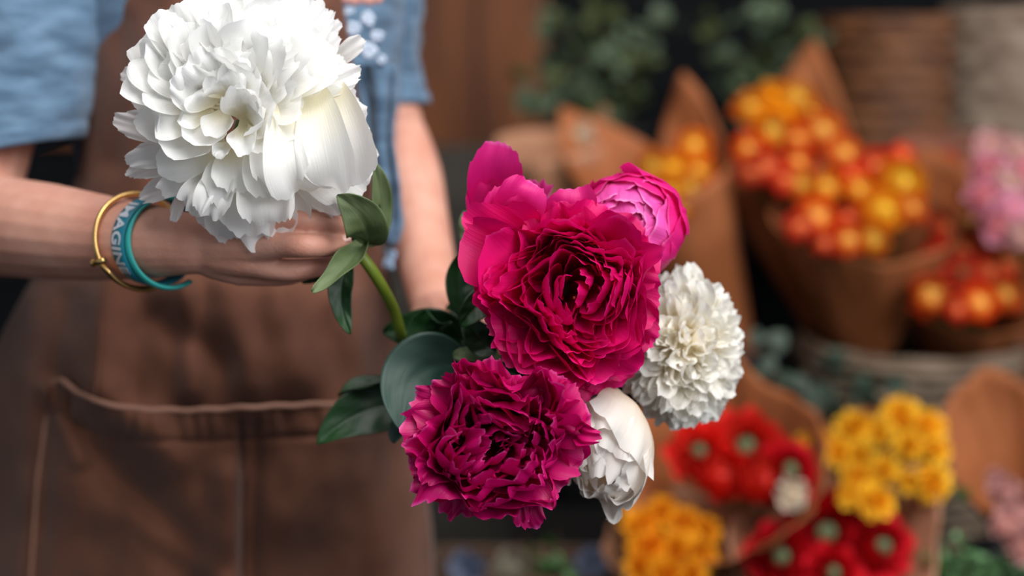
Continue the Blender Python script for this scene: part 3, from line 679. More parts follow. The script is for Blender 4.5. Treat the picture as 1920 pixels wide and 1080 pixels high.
# --- fuchsia peony, low
GD = .965
f2 = thing('peony', 'deep fuchsia ruffled peony, lowest bloom of the bunch, beside the bluish leaf', 'peony', frame(928, 828, GD, (-.05, -.02, 1)))
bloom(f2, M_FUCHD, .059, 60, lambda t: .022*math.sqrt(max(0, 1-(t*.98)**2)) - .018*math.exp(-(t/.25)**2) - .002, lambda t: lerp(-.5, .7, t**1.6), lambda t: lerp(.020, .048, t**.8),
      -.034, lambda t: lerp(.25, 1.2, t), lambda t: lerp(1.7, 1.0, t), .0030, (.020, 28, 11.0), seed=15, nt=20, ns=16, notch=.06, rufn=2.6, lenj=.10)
LG = loc(928, 828, GD)
for a_ in [(745, 800, -8, 110, 880, 820), (770, 745, -8, 110, 880, 800), (815, 705, -6, 110, 890, 790), (870, 685, -8, 110, 910, 790), (925, 680, -10, 100, 925, 790), (985, 705, -10, 90, 940, 800), (1040, 700, -8, 100, 960, 800),
           (1085, 735, -10, 110, 980, 810), (1100, 780, -10, 100, 980, 820), (1122, 815, 4, 46, 1040, 795), (1090, 850, -10, 110, 980, 840), (1062, 910, -12, 110, 970, 850), (1010, 985, -14, 66, 960, 880), (985, 975, -10, 70, 950, 870),
           (930, 965, -12, 110, 930, 870), (870, 970, -14, 110, 910, 870), (820, 955, -14, 80, 900, 860), (770, 905, -10, 110, 880, 850), (752, 855, -10, 110, 880, 840)]:
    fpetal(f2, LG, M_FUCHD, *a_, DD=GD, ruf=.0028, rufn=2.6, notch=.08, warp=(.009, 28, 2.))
rb = MB(); rb.ball((0, 0, -.038), (.016, .016, .012), 10, 14); rb.build('calyx', M_STEMD, f2)
stem(f2, [P(926, 826, GD+.04), P(905, 790, 1.06), P(880, 720, 1.11), P(862, 675, 1.13)]+GRIP, .0042)
leaf(f2, P(880, 690, 1.08), P(745, 655, 1.06), P(757, 812, 1.03), .052, -FWD, M_LEAFG, curl=.15, fold=.10, wav=.003)
leaf(f2, P(800, 735, 1.10), P(700, 700, 1.10), P(634, 742, 1.09), .018, -FWD*.4+UP, M_LEAF, curl=.3)
leaf(f2, P(800, 765, 1.10), P(690, 740, 1.10), P(594, 832, 1.08), .040, -FWD+UP*.3, M_LEAF, curl=.3, fold=.2)
leaf(f2, P(800, 800, 1.09), P(745, 795, 1.08), P(738, 828, 1.06), .02, -FWD+UP*.3, M_LEAFG, curl=.3, fold=.2)

# --- magenta half-open peony, upper right
HD = 1.04
f3 = thing('peony', 'half-open magenta peony with lilac inner petals, upper right of the bunch', 'peony', frame(1182, 424, HD, (.0, .0, 1)))
LH = loc(1180, 440, HD)
b_ = MB(); b_.ball((0, 0, 0), (.026, .026, .022), 12, 16); b_.build('bloom_heart', M_LILAC, f3)
globe(f3, M_PINK, (-.15, .10, .95), .041, 26, 9, scale=(1.0, 1.0, .85), ruf=.07, lift=.14, wang=.95, thr=(1.05, .15), mats=lambda t: M_PINK if t < .35 else M_LILAC)
rb = MB(); rb.ball((0, 0, -.034), (.014, .014, .011), 10, 14); rb.build('calyx', M_STEMD, f3)
stem(f3, [P(1182, 452, HD+.036), P(1150, 500, 1.10), P(1050, 580, 1.13), P(920, 635, 1.14)]+GRIP, .004)
# --- pink peony behind, upper left
ID = 1.045
f4 = thing('peony', 'bright pink peony behind the largest bloom, one tall petal standing up', 'peony', frame(985, 400, ID, (-.1, .55, 1)))
LI = loc(985, 400, ID)
bloom(f4, M_LILAC, .030, 22, lambda t: .022*math.sqrt(max(0, 1-(t*.95)**2)), lambda t: lerp(-.5, .1, t), lambda t: lerp(.010, .02, t), -.022, lambda t: lerp(.3, 1.1, t), lambda t: 1.3, .003, (.006, 40, 6.0), seed=41, nt=12, ns=12)
IM = f4.matrix_world.inverted()
for (tx, ty, tD, w, bx, by, bD, d0, d1, cup) in [
    (938, 270, 1.02, 118, 950, 420, 1.055, (-.5, 1, .3), (.25, 1, .1), .9), (905, 330, 1.03, 90, 950, 430, 1.06, (-.8, .6, .2), (-.1, 1, .3), .8),
    (1000, 345, 1.0, 110, 960, 440, 1.03, (0, .8, .8), (.4, .5, -.5), 1.0), (1070, 352, 1.01, 110, 1040, 450, 1.03, (.3, 1, .6), (-.2, .6, -.3), 1.0), (1110, 375, 1.02, 90, 1050, 450, 1.04, (.7, 1, .4), (.1, .8, 0), .9),
    (950, 352, 1.0, 90, 955, 440, 1.03, (-.2, .9, .8), (.2, .6, -.2), 1.0)]:
    def W2(v): return (RT*v[0]+UP*v[1]-FWD*v[2]).normalized()
    R3 = IM.to_3x3(); B = IM @ P(bx, by, bD); T = IM @ P(tx, ty, tD); d_ = (T-B).normalized()
    lat = (R3 @ -FWD).cross(d_) * -1
    petal(f4, M_PINK, B, T, R3 @ W2(d0), R3 @ W2(d1), lat*-1, w*K*ID, cup=cup, ruf=.0015, rufn=2, notch=.06, ns=18, nt=18, warp=(.002, 26, 2.), wbase=.5)
rb = MB(); rb.ball((0, 0, -.028), (.014, .014, .011), 10, 14); rb.build('calyx', M_STEMD, f4)
stem(f4, [P(985, 412, ID+.03), P(970, 470, 1.10), P(920, 570, 1.13), P(875, 625, 1.14)]+GRIP, .004)

# --- ivory pompom peony, right
JD = 1.07
f5 = thing('peony', 'ivory double peony with small tufted petals, right side of the bunch', 'peony', frame(1278, 655, JD, (.35, .0, 1)))
def pom(into, n, i0, i1, seed):
    r = random.Random(seed)
    for i in range(i0, i1):
        c_ = 1 - (i+.5)/n*1.25; th = math.acos(max(-.5, min(1, c_))); a = i*GA + r.uniform(-.2, .2)
        Rr = .049*(1+r.uniform(-.09, .09)); tip = Vector((Rr*math.sin(th)*math.cos(a)*.98, Rr*math.sin(th)*math.sin(a)*1.22, Rr*math.cos(th)*.8-.004))
        base = tip*.42; d = tip.normalized(); lat = azim(a+r.uniform(-1.2, 1.2))
        d1 = (d + Vector((r.uniform(-.6, .6), r.uniform(-.6, .6), r.uniform(-.6, .6)))).normalized()
        args = (base, tip, d, d1, lat, r.uniform(.014, .022)); kw = dict(cup=r.uniform(.7, 1.5), ruf=.0020, rufn=2.2, nt=9, ns=9, notch=.10, wbase=.3, curl=r.uniform(-.003, .004), warp=(.003, 60, 1.))
        if into is None: petal(f5, M_POM, *args, **kw)
        else: v, f, uv = petal_geo(*args, **kw); into.add(v, f, uv)
pom(None, 230, 0, 96, 2)
pb_ = MB(); pom(pb_, 230, 96, 230, 3); pb_.ball((0, 0, -.004), (.030, .038, .024), 12, 16)
o = pb_.build('petal_tuft', M_POM, f5); o['kind'] = 'stuff'
stem(f5, [P(1276, 655, JD+.03), P(1200, 660, 1.13), P(1050, 650, 1.15), P(930, 650, 1.15)]+GRIP, .004)
# --- cream peony, lower right
KD = 1.02
f6 = thing('peony', 'cream globe-shaped peony, tucked between the lowest bloom and the ivory one', 'peony', frame(1142, 846, KD, (0, 0, 1)))
LK = loc(1135, 850, KD)
globe(f6, M_CREAM, (-.40, -.55, .8), .036, 18, 5, scale=(.86, 1.22, .8), ruf=.08, lift=.35, wang=.95, thr=(.95, .2))
rb = MB(); rb.ball((0, 0, -.030), (.014, .014, .011), 10, 14); rb.build('calyx', M_STEMD, f6)
stem(f6, [P(1132, 850, KD+.034), P(1080, 800, 1.10), P(960, 700, 1.14)]+GRIP, .004)

# leaves growing on the bunch's stems
leaf(f1, P(890, 655, 1.10), P(800, 610, 1.10), P(718, 624, 1.10), .036, -FWD+UP*.2, M_LEAF, curl=.2)
leaf(f1, P(880, 640, 1.09), P(840, 700, 1.09), P(725, 672, 1.09), .026, -FWD+UP*.5, M_LEAF, curl=.2)
leaf(f1, P(868, 655, 1.09), P(780, 640, 1.085), P(800, 580, 1.08), .036, -FWD, M_LEAF, curl=.2)
leaf(f4, P(886, 600, 1.08), P(840, 540, 1.08), P(872, 465, 1.08), .022, -FWD+RT*.3, M_LEAF, curl=.3)
leaf(f4, P(935, 545, 1.06), P(890, 570, 1.05), P(864, 612, 1.05), .020, -FWD, M_LEAF, curl=.3)
leaf(f4, P(895, 480, 1.10), P(868, 440, 1.10), P(872, 396, 1.10), .010, -FWD, M_LEAFB, curl=.3)
leaf(f1, P(930, 660, 1.06), P(900, 640, 1.06), P(868, 590, 1.06), .022, -FWD, M_LEAF, curl=.3)
leaf(f1, P(940, 690, 1.07), P(900, 660, 1.07), P(850, 670, 1.07), .020, -FWD+UP, M_LEAFB, curl=.3)
leaf(f3, P(900, 640, 1.11), P(850, 590, 1.12), P(842, 570, 1.12), .020, -FWD, M_LEAF, curl=.3)
leaf(f6, P(1000, 720, 1.10), P(950, 690, 1.09), P(905, 690, 1.09), .03, -FWD, M_LEAF, curl=.3)
#BACKGROUND
# ------------------------------------------------------------------ background display: rack, pots, papers, blooms
def rackshelf(name, label, x0, x1, y0, y1, z, t=.025, legs=True):
    T_ = thing(name, label, 'rack', Matrix.Translation(((x0+x1)/2, (y0+y1)/2, 0)))
    b_ = MB(); b_.box((x0, y0, z-t), (x1, y1, z)); child(b_.build('shelf_board', M_DARKW, smooth=False), T_)
    for x in (x0+.03, x1-.03):
        for y in (y0+.03, y1-.03):
            b_ = MB(); b_.box((x-.02, y-.02, 0), (x+.02, y+.02, z-t)); child(b_.build('leg', M_DARKW, smooth=False), T_)
    b_ = MB(); b_.box((x0+.05, y1-.045, z*.45), (x1-.05, y1-.02, z*.45+.05)); child(b_.build('brace', M_DARKW, smooth=False), T_)
    return T_
def bucket(label, c, r, h, rb=None, M_=None, name='flower_bucket'):
    """c = middle of the rim"""
    rb = rb or r*.72; T_ = thing(name, label, 'bucket', Matrix.Translation((c.x, c.y, c.z-h)))
    b_ = MB()
    prof = [(0, .001), (rb-.004, .001), (rb, .004), (r-.004, h-.012), (r+.003, h-.010), (r+.003, h), (r-.004, h), (rb-.006, .006), (0, .006)]
    def fn(u, v):
        k_ = min(len(prof)-2, int(u*(len(prof)-1))); t = u*(len(prof)-1)-k_; rr_ = lerp(prof[k_][0], prof[k_+1][0], t); z = lerp(prof[k_][1], prof[k_+1][1], t)
        return Vector((rr_*math.cos(v*2*PI), rr_*math.sin(v*2*PI), z))
    b_.grid(fn, 16, 48, closed=True); b_.build('body', M_ or M_BLACK, T_)
    return T_
def wicker(name, label, cat, c, r, h, rb, m, rows=22, stakes=28, handle=False, M_=None):
    T_ = thing(name, label, cat, Matrix.Translation((c.x, c.y, c.z-h))); b_ = MB()
    nu, nv = rows*4, stakes*4
    def fn(u, v):
        rr_ = lerp(rb, r, u); row = int(u*rows) % 2; q = v*2*PI
        w_ = .003*math.sin(stakes*q/2+PI*row)+.015*abs(math.sin(u*rows*PI))**.7
        return Vector(((rr_+w_)*math.cos(q), (rr_+w_)*math.sin(q), u*h))
    b_.grid(fn, nu, nv, closed=True); b_.grid(lambda u, v: Vector(((rb)*(1-u*.999)*math.cos(v*2*PI), rb*(1-u*.999)*math.sin(v*2*PI), .002)), 2, 40, closed=True)
    o = b_.build('woven_side', m, T_); s_ = o.modifiers.new('s', 'SOLIDIFY'); s_.thickness = .006
    for k_ in range(2):
        b_ = MB(); b_.tube([Vector(((r+.003*math.sin(a*.5*18+k_*PI))*math.cos(a*2*PI/72), (r+.003*math.sin(a*.5*18+k_*PI))*math.sin(a*2*PI/72), h+.004*math.cos(a*.5*18+k_*PI))) for a in range(73)], .007, 8, caps=False)
        b_.build('rim', m, T_)
    return T_
def paper(label, B, T, R, peaks, m=None, r0=.022, group=None, seed=0, back=.25, flare=.0):
    """cone of wrapping paper from B to the middle of its mouth T; peaks: (angle deg, extra height in m, angular width deg)"""
    a = (T-B).normalized(); H = (T-B).length; e1 = (RT-a*RT.dot(a)).normalized(); e2 = a.cross(e1); e2 = e2 if e2.y > 0 else -e2
    M = Matrix((e1, e2, a)).transposed().to_4x4(); M.translation = B
    T_ = thing('paper_wrap', label, 'wrapping paper', M, group); b_ = MB()
    def fn(u, v):
        th = v*(2*PI+.7)-PI/2+.25; pk = 0
        for (pa, ph, pw) in peaks:
            d = (math.degrees(th)-pa+180) % 360-180; pk += ph*max(0, 1-abs(d)/pw)**1.0 if abs(d) < pw else 0
        pk += back*.1*max(0, math.sin(th))
        r = r0+(R-r0)*u*(1+.04*math.sin(th*3+seed))+.004*v*u; r += flare*u**4
        r *= 1+.05*noise.noise(Vector((math.cos(th)*2, math.sin(th)*2, seed+u)))
        h = H*u+pk*u**3; r += pk*.35*u**3
        cr = .0022*noise.noise(Vector((th*4, seed, u*2)))*u*3
        return Vector(((r+cr)*math.cos(th), (r+cr)*math.sin(th), h))
    b_.grid(fn, 22, 90); o = b_.build('sheet', m or M_KRAFT, T_); s_ = o.modifiers.new('s', 'SOLIDIFY'); s_.thickness = .0008
    return T_
# ---- bloom prototypes (unit radius, axis +z, back of the bloom at z = -0.8)
PROTO = {}
def proto_mesh(key, builder):
    b_ = MB(); builder(b_)
    me = bpy.data.meshes.new(key); me.from_pydata([tuple(v) for v in b_.v], [], b_.f)
    l = me.uv_layers.new(name='uv')
    for lp in me.loops: l.data[lp.index].uv = b_.uv[lp.vertex_index]
    at = me.attributes.new('ring', 'FLOAT', 'POINT')
    for i, v in enumerate(b_.a): at.data[i].value = v
    for p in me.polygons: p.use_smooth = True
    PROTO[key] = me
def bl(into, n, *a, core=.52, **k):
    if core: into.ball((0, 0, -.12), (core, core, core*.95), 10, 14, a=.25)
    bl_(into, n, *a, **k)
def bl_(into, n, zf, thf, wf, cupf, ruf, warp, seed, d0=lambda t: lerp(.4, 1.3, t), rn=2.5, notch=.04, nt=7, ns=7):
    bloom(None, None, 1.0, n, zf, thf, wf, -.75, d0, cupf, ruf, warp, rn, seed, into=into, nt=nt, ns=ns, notch=notch, lenj=.05)
proto_mesh('ranunculus', lambda b: bl(b, 44, lambda t: .75*math.sqrt(max(0, 1-(t*.93)**2))-.15, lambda t: lerp(-.9, .1, t), lambda t: lerp(.45, 1.0, t), lambda t: 1.5, .03, (.05, 2, 1.), 61))
proto_mesh('ranunculus_open', lambda b: bl(b, 46, lambda t: .15+.35*math.sin(min(1, t*1.3)*PI)-.35*max(0, t-.7), lambda t: lerp(-.5, 1.2, t), lambda t: lerp(.35, 1.0, t), lambda t: 1.2, .05, (.08, 2, 2.), 62, core=0))
proto_mesh('chrysanthemum', lambda b: bl(b, 70, lambda t: .75*math.sqrt(max(0, 1-(t*.95)**2))-.1, lambda t: lerp(.3, 1.3, t), lambda t: lerp(.4, .55, t), lambda t: .6, .05, (.2, 2.5, 3.), 63, notch=.10, nt=5))
proto_mesh('carnation', lambda b: bl(b, 60, lambda t: .6*math.sqrt(max(0, 1-(t*.95)**2))-.1, lambda t: lerp(-.2, 1.0, t), lambda t: lerp(.35, .7, t), lambda t: .8, .09, (.16, 2.5, 4.), 64, rn=5, notch=.15, nt=9))
def fm(name, inner, mid_, outer): return petal_mat(name, inner, mid_, outer, ring=True, transl=.16, rough=.5, vein=.2)
FMAT = {
 'orange': fm('orange_bloom', (255, 214, 110), (255, 170, 72), (248, 100, 48)), 'amber': fm('amber_bloom', (255, 220, 100), (255, 198, 70), (255, 158, 50)),
 'yellow': fm('yellow_bloom', (255, 214, 70), (255, 198, 50), (252, 160, 40)), 'coral': fm('coral_bloom', (255, 168, 96), (255, 126, 86), (242, 84, 66)),
 'red': fm('red_bloom', (170, 18, 26), (222, 26, 40), (226, 30, 46)), 'scarlet': fm('scarlet_bloom', (214, 40, 28), (244, 60, 44), (238, 44, 40)),
 'golden': fm('golden_bloom', (252, 182, 30), (255, 196, 34), (255, 204, 56)), 'ochre': fm('ochre_bloom', (240, 150, 16), (246, 166, 26), (250, 178, 40)),
 'pink': fm('pink_bloom', (236, 150, 150), (240, 158, 172), (236, 164, 186)), 'blush': fm('blush_bloom', (244, 206, 190), (240, 198, 190), (234, 180, 186)),
 'lilac': fm('lilac_bloom', (244, 180, 196), (246, 182, 202), (242, 186, 208)), 'cream': fm('cream_bloom', (240, 220, 190), (238, 222, 200), (232, 214, 196)),
 'dustypink': fm('dusty_pink_bloom', (226, 172, 162), (220, 166, 158), (210, 156, 150)), 'paleblue': fm('pale_blue_bloom', (140, 152, 176), (140, 150, 174), (130, 140, 168)),
 'beige': fm('beige_bloom', (176, 168, 150), (168, 158, 140), (150, 140, 124)), 'darkred': fm('dark_red_bloom', (160, 20, 24), (186, 26, 30), (160, 16, 24))}
CNAME = {'dustypink': 'dusty pink', 'paleblue': 'pale blue', 'darkred': 'dark red'}
M_GCEN = noisy(mat('green_centre', (88, 102, 66), .7), (66, 80, 46), (110, 120, 84), 60)
ORD = ['first', 'second', 'third', 'fourth', 'fifth', 'sixth', 'seventh', 'eighth', 'ninth', 'tenth', 'eleventh', 'twelfth']
def bunch(where, lst, D0, cy, kindname, root, slope=1.0, green=False, group=None, lean=(0, .35, 1), dome=.03, grp=None):
    """lst: (px, py, r px, colour, kind). Each bloom is a thing of its own"""
    cx = sum(l_[0] for l_ in lst)/len(lst)
    rows = []
    for l_ in sorted(lst, key=lambda q: q[1]):
        if rows and l_[1]-rows[-1][0][1] < 42: rows[-1].append(l_)
        else: rows.append([l_])
    for ri, row in enumerate(rows):
        row.sort(key=lambda q: q[0])
        rown = 'top row' if ri == 0 and len(rows) > 1 else ('bottom row' if ri == len(rows)-1 and len(rows) > 1 else (ORD[ri]+' row' if len(rows) > 1 else ''))
        for ci, (px, py, r_, col, kind) in enumerate(row):
            D = D0+(cy-py)*K*D0*slope
            off = Vector(((px-cx)*K*D0*3.0, (cy-py)*K*D0*2.0, 0)); ax = Vector(lean)+off+Vector((R_(-.15, .15), R_(-.15, .15), 0))
            Rm = r_*K*D*1.12; M = frame(px, py, D-dome, ax) @ Matrix.Rotation(R_(0, 6.28), 4, 'Z')
            pos = ('alone' if len(row) == 1 else ORD[ci]+' from left')
            cn = CNAME.get(col, col)
            lab = f'{cn} {kindname}, {rown+", " if rown else ""}{pos}, {where}'
            T_ = thing(kindname.replace(' ', '_'), lab, 'flower', M, grp or f'{kindname} blooms {where}')
            me = PROTO[kind]
            if not me.materials: me.materials.append(FMAT[col])
            o = bpy.data.objects.new('bloom', me); C.objects.link(o); o.parent = T_; o.scale = (Rm,)*3
            o.material_slots[0].link = 'OBJECT'; o.material_slots[0].material = FMAT[col]
            if green or kind == 'ranunculus_open':
                b_ = MB(); b_.ball((0, 0, Rm*.10), (Rm*.24, Rm*.24, Rm*.28), 10, 14); b_.build('green_centre', M_GCEN, T_)
            inv = M.inverted(); p0 = Vector((0, 0, -Rm*.7)); p2 = inv @ (root+Vector((R_(-.012, .012), R_(-.012, .012), 0))); p1 = Vector((0, 0, -Rm*1.6))*.5+p2*.3
            b_ = MB(); b_.tube([bez(p0, p1, p1, p2, k_/6)[0] for k_ in range(7)], .0025, 6); b_.build('stem', M_STEMD, T_)
def branch(label, pts, nleaf, lsize, m, group=None, name='eucalyptus_branch', seed=0, aspect=.8, cat='foliage'):
    T_ = thing(name, label, cat, Matrix.Translation(pts[0]), group); r = random.Random(seed)
    cs = crom([p-pts[0] for p in pts], 8); b_ = MB(); b_.tube(cs, [lerp(.003, .001, i/(len(cs)-1)) for i in range(len(cs))], 6); b_.build('stem', M_TWIG, T_)
    b_ = MB()
    for i in range(nleaf):
        t = .15+.85*(i+r.random())/nleaf; p = cs[min(len(cs)-1, int(t*(len(cs)-1)))]
        d = Vector((r.uniform(-1, 1), r.uniform(-1, 1), r.uniform(-.4, 1))).normalized(); L = lsize*r.uniform(.7, 1.2)*(1-.3*t)
        n = d.cross(Vector((r.uniform(-1, 1), r.uniform(-1, 1), r.uniform(-1, 1)))).normalized(); l = d.cross(n)
        def fn(u, v):
            w_ = L*aspect*.5*math.sin(PI*min(1, max(0, u))**.85)**.7 if 0 < u < 1 else 0
            return p+d*(L*u+.003)+l*w_*(v*2-1)+n*(.15*L*u*u+.12*w_*abs(v*2-1))
        b_.grid(fn, 6, 4)
    b_.build('leaves', m, T_)
    return T_

ZW = P(1705, 640, 2.06); pot_h = .29
ZS = ZW.z-pot_h
rackshelf('display_rack', 'dark tiered rack step under the woven pot of orange bouquets', .0, 1.40, 1.88, 2.42, ZS)
wicker('woven_pot', 'weathered round woven pot holding the orange bouquets in brown paper', 'pot', ZW, .152, pot_h, .105, M_BUCKET, rows=15)
for (px, py, D, r_, lab) in [(1380, 690, 2.12, .075, 'black flower bucket behind the magenta peony, holding the golden bouquet'), (1085, 560, 2.22, .07, 'black flower bucket under the pale paper cone, behind the largest fuchsia peony'),
                             (1940, 700, 2.10, .06, 'black flower bucket at the right edge under the pink carnations'), (1805, 640, 2.335, .06, 'black flower bucket behind the woven pot, holding the dim paper cone')]:
    q_ = P(px, py, D); bucket(lab, Vector((q_.x, q_.y, q_.z+.035)), r_, q_.z+.035-ZS)
ZH = P(1500, 262, 2.62).z-.02
rackshelf('display_rack', 'tall dark back rack carrying wicker baskets and buckets of foliage', .0, 1.5, 2.46, 2.96, ZH-.12)
# golden bouquet (left)
paper('brown paper cone with tall pointed back flaps around the golden roses', P(1380, 690, 2.12), P(1245, 350, 2.04), .098, [(128, .12, 46), (50, .11, 34), (160, .03, 40)], seed=1, r0=.03)
bunch('in the left pointed brown paper cone', [(1225, 315, 34, 'amber', 'ranunculus'), (1300, 275, 34, 'amber', 'ranunculus'), (1262, 318, 34, 'yellow', 'ranunculus'), (1310, 322, 30, 'amber', 'ranunculus'), (1218, 350, 28, 'yellow', 'ranunculus'),
      (1255, 362, 34, 'yellow', 'ranunculus'), (1292, 352, 30, 'amber', 'ranunculus'), (1272, 392, 26, 'yellow', 'ranunculus')], 2.02, 345, 'golden rose', P(1345, 640, 2.10))
# pale cone far left
paper('pale brown paper cone with a folded edge, farthest left of the bouquets', P(1085, 560, 2.22), P(1035, 285, 2.17), .080, [(150, .02, 60), (20, .045, 30)], M_KRAFTL, seed=2)
bunch('peeping from the pale far left paper cone', [(1080, 254, 32, 'cream', 'carnation')], 2.16, 260, 'round carnation', P(1085, 540, 2.22))
# upper orange bouquet
paper('brown paper cone with a tall leaning back flap around the upper orange bunch', P(1590, 740, 2.15), P(1478, 310, 2.10), .110, [(50, .13, 36), (175, .025, 40), (80, .05, 50)], seed=3, r0=.004)
up = [(1410, 205, 36, 'amber'), (1450, 186, 34, 'golden'), (1492, 188, 38, 'amber'), (1430, 222, 32, 'golden'), (1472, 216, 32, 'golden'), (1520, 216, 30, 'amber'),
      (1405, 282, 35, 'orange'), (1448, 248, 38, 'amber'), (1496, 262, 30, 'orange'), (1540, 250, 46, 'orange'), (1580, 292, 40, 'orange'), (1436, 315, 38, 'coral'), (1475, 340, 32, 'coral'), (1496, 305, 30, 'orange'), (1408, 325, 26, 'coral'), (1500, 345, 30, 'amber')]
bunch('in the upper bunch', [l_+('ranunculus',) for l_ in up], 2.04, 270, 'ranunculus', P(1588, 725, 2.14))
# front orange bouquet
paper('large brown paper cone with folded collar around the front orange bunch', P(1618, 745, 2.07), P(1628, 420, 1.98), .122, [(45, .05, 50), (165, .03, 30), (5, .05, 50), (-90, -.02, 60)], seed=4, r0=.004)
fr = [(1640, 312, 36, 'coral'), (1600, 330, 28, 'coral'), (1690, 345, 50, 'yellow'), (1550, 352, 32, 'amber'), (1610, 356, 30, 'amber'), (1655, 398, 46, 'yellow'), (1530, 408, 42, 'orange'), (1500, 425, 30, 'coral'), (1590, 408, 22, 'coral'),
      (1590, 452, 34, 'orange'), (1545, 456, 24, 'coral'), (1635, 450, 32, 'amber'), (1708, 392, 30, 'orange'), (1690, 292, 26, 'coral')]
bunch('in the front bunch', [l_+('ranunculus',) for l_ in fr], 1.95, 390, 'ranunculus', P(1618, 725, 2.065))
for i, (a_, b_, c_) in enumerate([((1600, 480), (1585, 420), (1572, 380)), ((1560, 470), (1530, 440), (1505, 425)), ((1660, 500), (1600, 410), (1560, 330))]):
    branch('dark green leafy sprig between orange blooms, ' + ['centre', 'lower left', 'upper'][i] + ' one', [P(*a_, 2.0), P(*b_, 1.97), P(*c_, 1.96)], 7, .035, M_LEAF, 'green sprigs between orange blooms', 'leafy_sprig', 90+i)
# coral bouquet right
paper('brown paper cone with a wide drooping lip around the coral bunch', P(1800, 750, 2.10), P(1822, 545, 1.99), .098, [(30, .10, 50), (80, .06, 60)], seed=5, r0=.02)
co = [(1775, 432, 34, 'coral'), (1812, 418, 38, 'orange'), (1798, 470, 40, 'coral'), (1848, 462, 36, 'coral'), (1762, 482, 30, 'coral'), (1852, 512, 36, 'coral'), (1745, 556, 40, 'orange'), (1835, 570, 38, 'orange'), (1882, 555, 34, 'orange'), (1888, 500, 32, 'coral'), (1795, 580, 26, 'coral')]
bunch('in the coral bunch', [l_+('ranunculus',) for l_ in co]+[(1802, 512, 34, 'coral', 'ranunculus_open')], 1.96, 500, 'ranunculus', P(1800, 725, 2.09))
# pink bouquet at the right edge
paper('brown paper cone around pink carnations at the right edge', P(1930, 700, 2.08), P(1900, 370, 1.96), .088, [(60, .02, 60)], seed=6, r0=.03)
pk = [(1862, 280, 34, 'blush'), (1902, 288, 34, 'blush'), (1852, 322, 38, 'pink'), (1890, 348, 36, 'blush'), (1846, 372, 38, 'pink'), (1896, 395, 40, 'lilac'), (1872, 425, 34, 'pink'), (1915, 440, 30, 'blush'), (1925, 330, 34, 'pink')]
bunch('in the right edge cone', [l_+('carnation',) for l_ in pk], 1.92, 360, 'carnation', P(1930, 690, 2.08))
# dim paper behind with small red blooms
paper('dim reddish brown paper cone behind the pink carnations', P(1800, 640, 2.32), P(1835, 310, 2.30), .125, [(60, .05, 60), (120, .03, 50)], M_KRAFTD, seed=7)
bunch('between orange and pink bunches', [(1742, 300, 22, 'darkred', 'ranunculus'), (1778, 306, 24, 'coral', 'ranunculus'), (1796, 334, 20, 'coral', 'ranunculus'), (1752, 330, 20, 'darkred', 'ranunculus')], 2.12, 320, 'small rose', P(1790, 640, 2.28))
# ---- baskets and foliage on the back rack
c_ = P(1682, 60, 2.70); zb = ZH-.12
wicker('wicker_basket', 'dark brown wicker basket on the back rack, above the orange bunches', 'basket', Vector((c_.x, c_.y, P(1682, 38, 2.58).z)), .135, P(1682, 38, 2.58).z-zb, .115, M_WICK, rows=11)
c_ = P(1905, 30, 2.62)
wicker('wicker_basket', 'greyish wicker basket at the right edge on the back rack', 'basket', Vector((c_.x, c_.y, P(1905, 20, 2.55).z)), .125, P(1905, 20, 2.55).z-zb, .11, M_WICKG, rows=11)
c1 = P(1150, 300, 2.66); bucket('black bucket of eucalyptus on the back rack, above the magenta peony', Vector((c1.x, c1.y, zb+.16)), .09, .16)
c2 = P(1440, 260, 2.66); bucket('black bucket of eucalyptus on the back rack, above the orange bunch', Vector((c2.x, c2.y, zb+.16)), .09, .16)
br = random.Random(5); tips = [(960, 150), (985, 215), (1000, 120), (1040, 40), (1050, 170), (1090, 90), (1120, 20), (1150, 110), (1190, 50), (1225, 120), (1010, 60), (950, 195), (1075, 225), (1010, 25), (1260, 40)]
posn = ['lowest left', 'left', 'upper left', 'left of middle', 'middle', 'right of middle', 'right', 'topmost', 'upper middle', 'upper right', 'far upper left', 'farthest left', 'lowest middle', 'top left', 'farthest right', 'lower right', 'lowest right']
order = sorted(range(len(tips)), key=lambda i: tips[i][0])
for rk, i in enumerate(order):
    tx, ty = tips[i]; D2 = 2.45+.15*br.random()
    branch(f'dusky green eucalyptus branch, {ORD[rk] if rk < 12 else ["thirteenth","fourteenth","fifteenth","sixteenth"][rk-12]} from left, in the left bucket on the back rack',
           [P(1150, 300, 2.66)+Vector((R_(-.03, .03), R_(-.03, .03), -.08)), P(lerp(1150, tx, .5), lerp(240, ty, .6)-15, 2.58), P(tx, ty, D2)], 16, .048, M_EUC if i % 3 else M_EUCG, 'eucalyptus in the left bucket', seed=i)
tips = [(1310, 50), (1350, 110), (1385, 30), (1420, 90), (1450, 10), (1470, 130), (1500, 60), (1540, 75), (1530, 150), (1400, 150), (1330, 160)]
for rk, i in enumerate(sorted(range(len(tips)), key=lambda i: tips[i][0])):
    tx, ty = tips[i]; D2 = 2.45+.15*br.random()
    branch(f'dusky green eucalyptus branch, {ORD[rk]} from left, in the right bucket on the back rack',
           [P(1440, 260, 2.66)+Vector((R_(-.03, .03), R_(-.03, .03), -.08)), P(lerp(1440, tx, .5), lerp(220, ty, .6)-10, 2.58), P(tx, ty, D2)], 15, .048, M_EUC if i % 3 else M_EUCG, 'eucalyptus in the right bucket', seed=50+i)
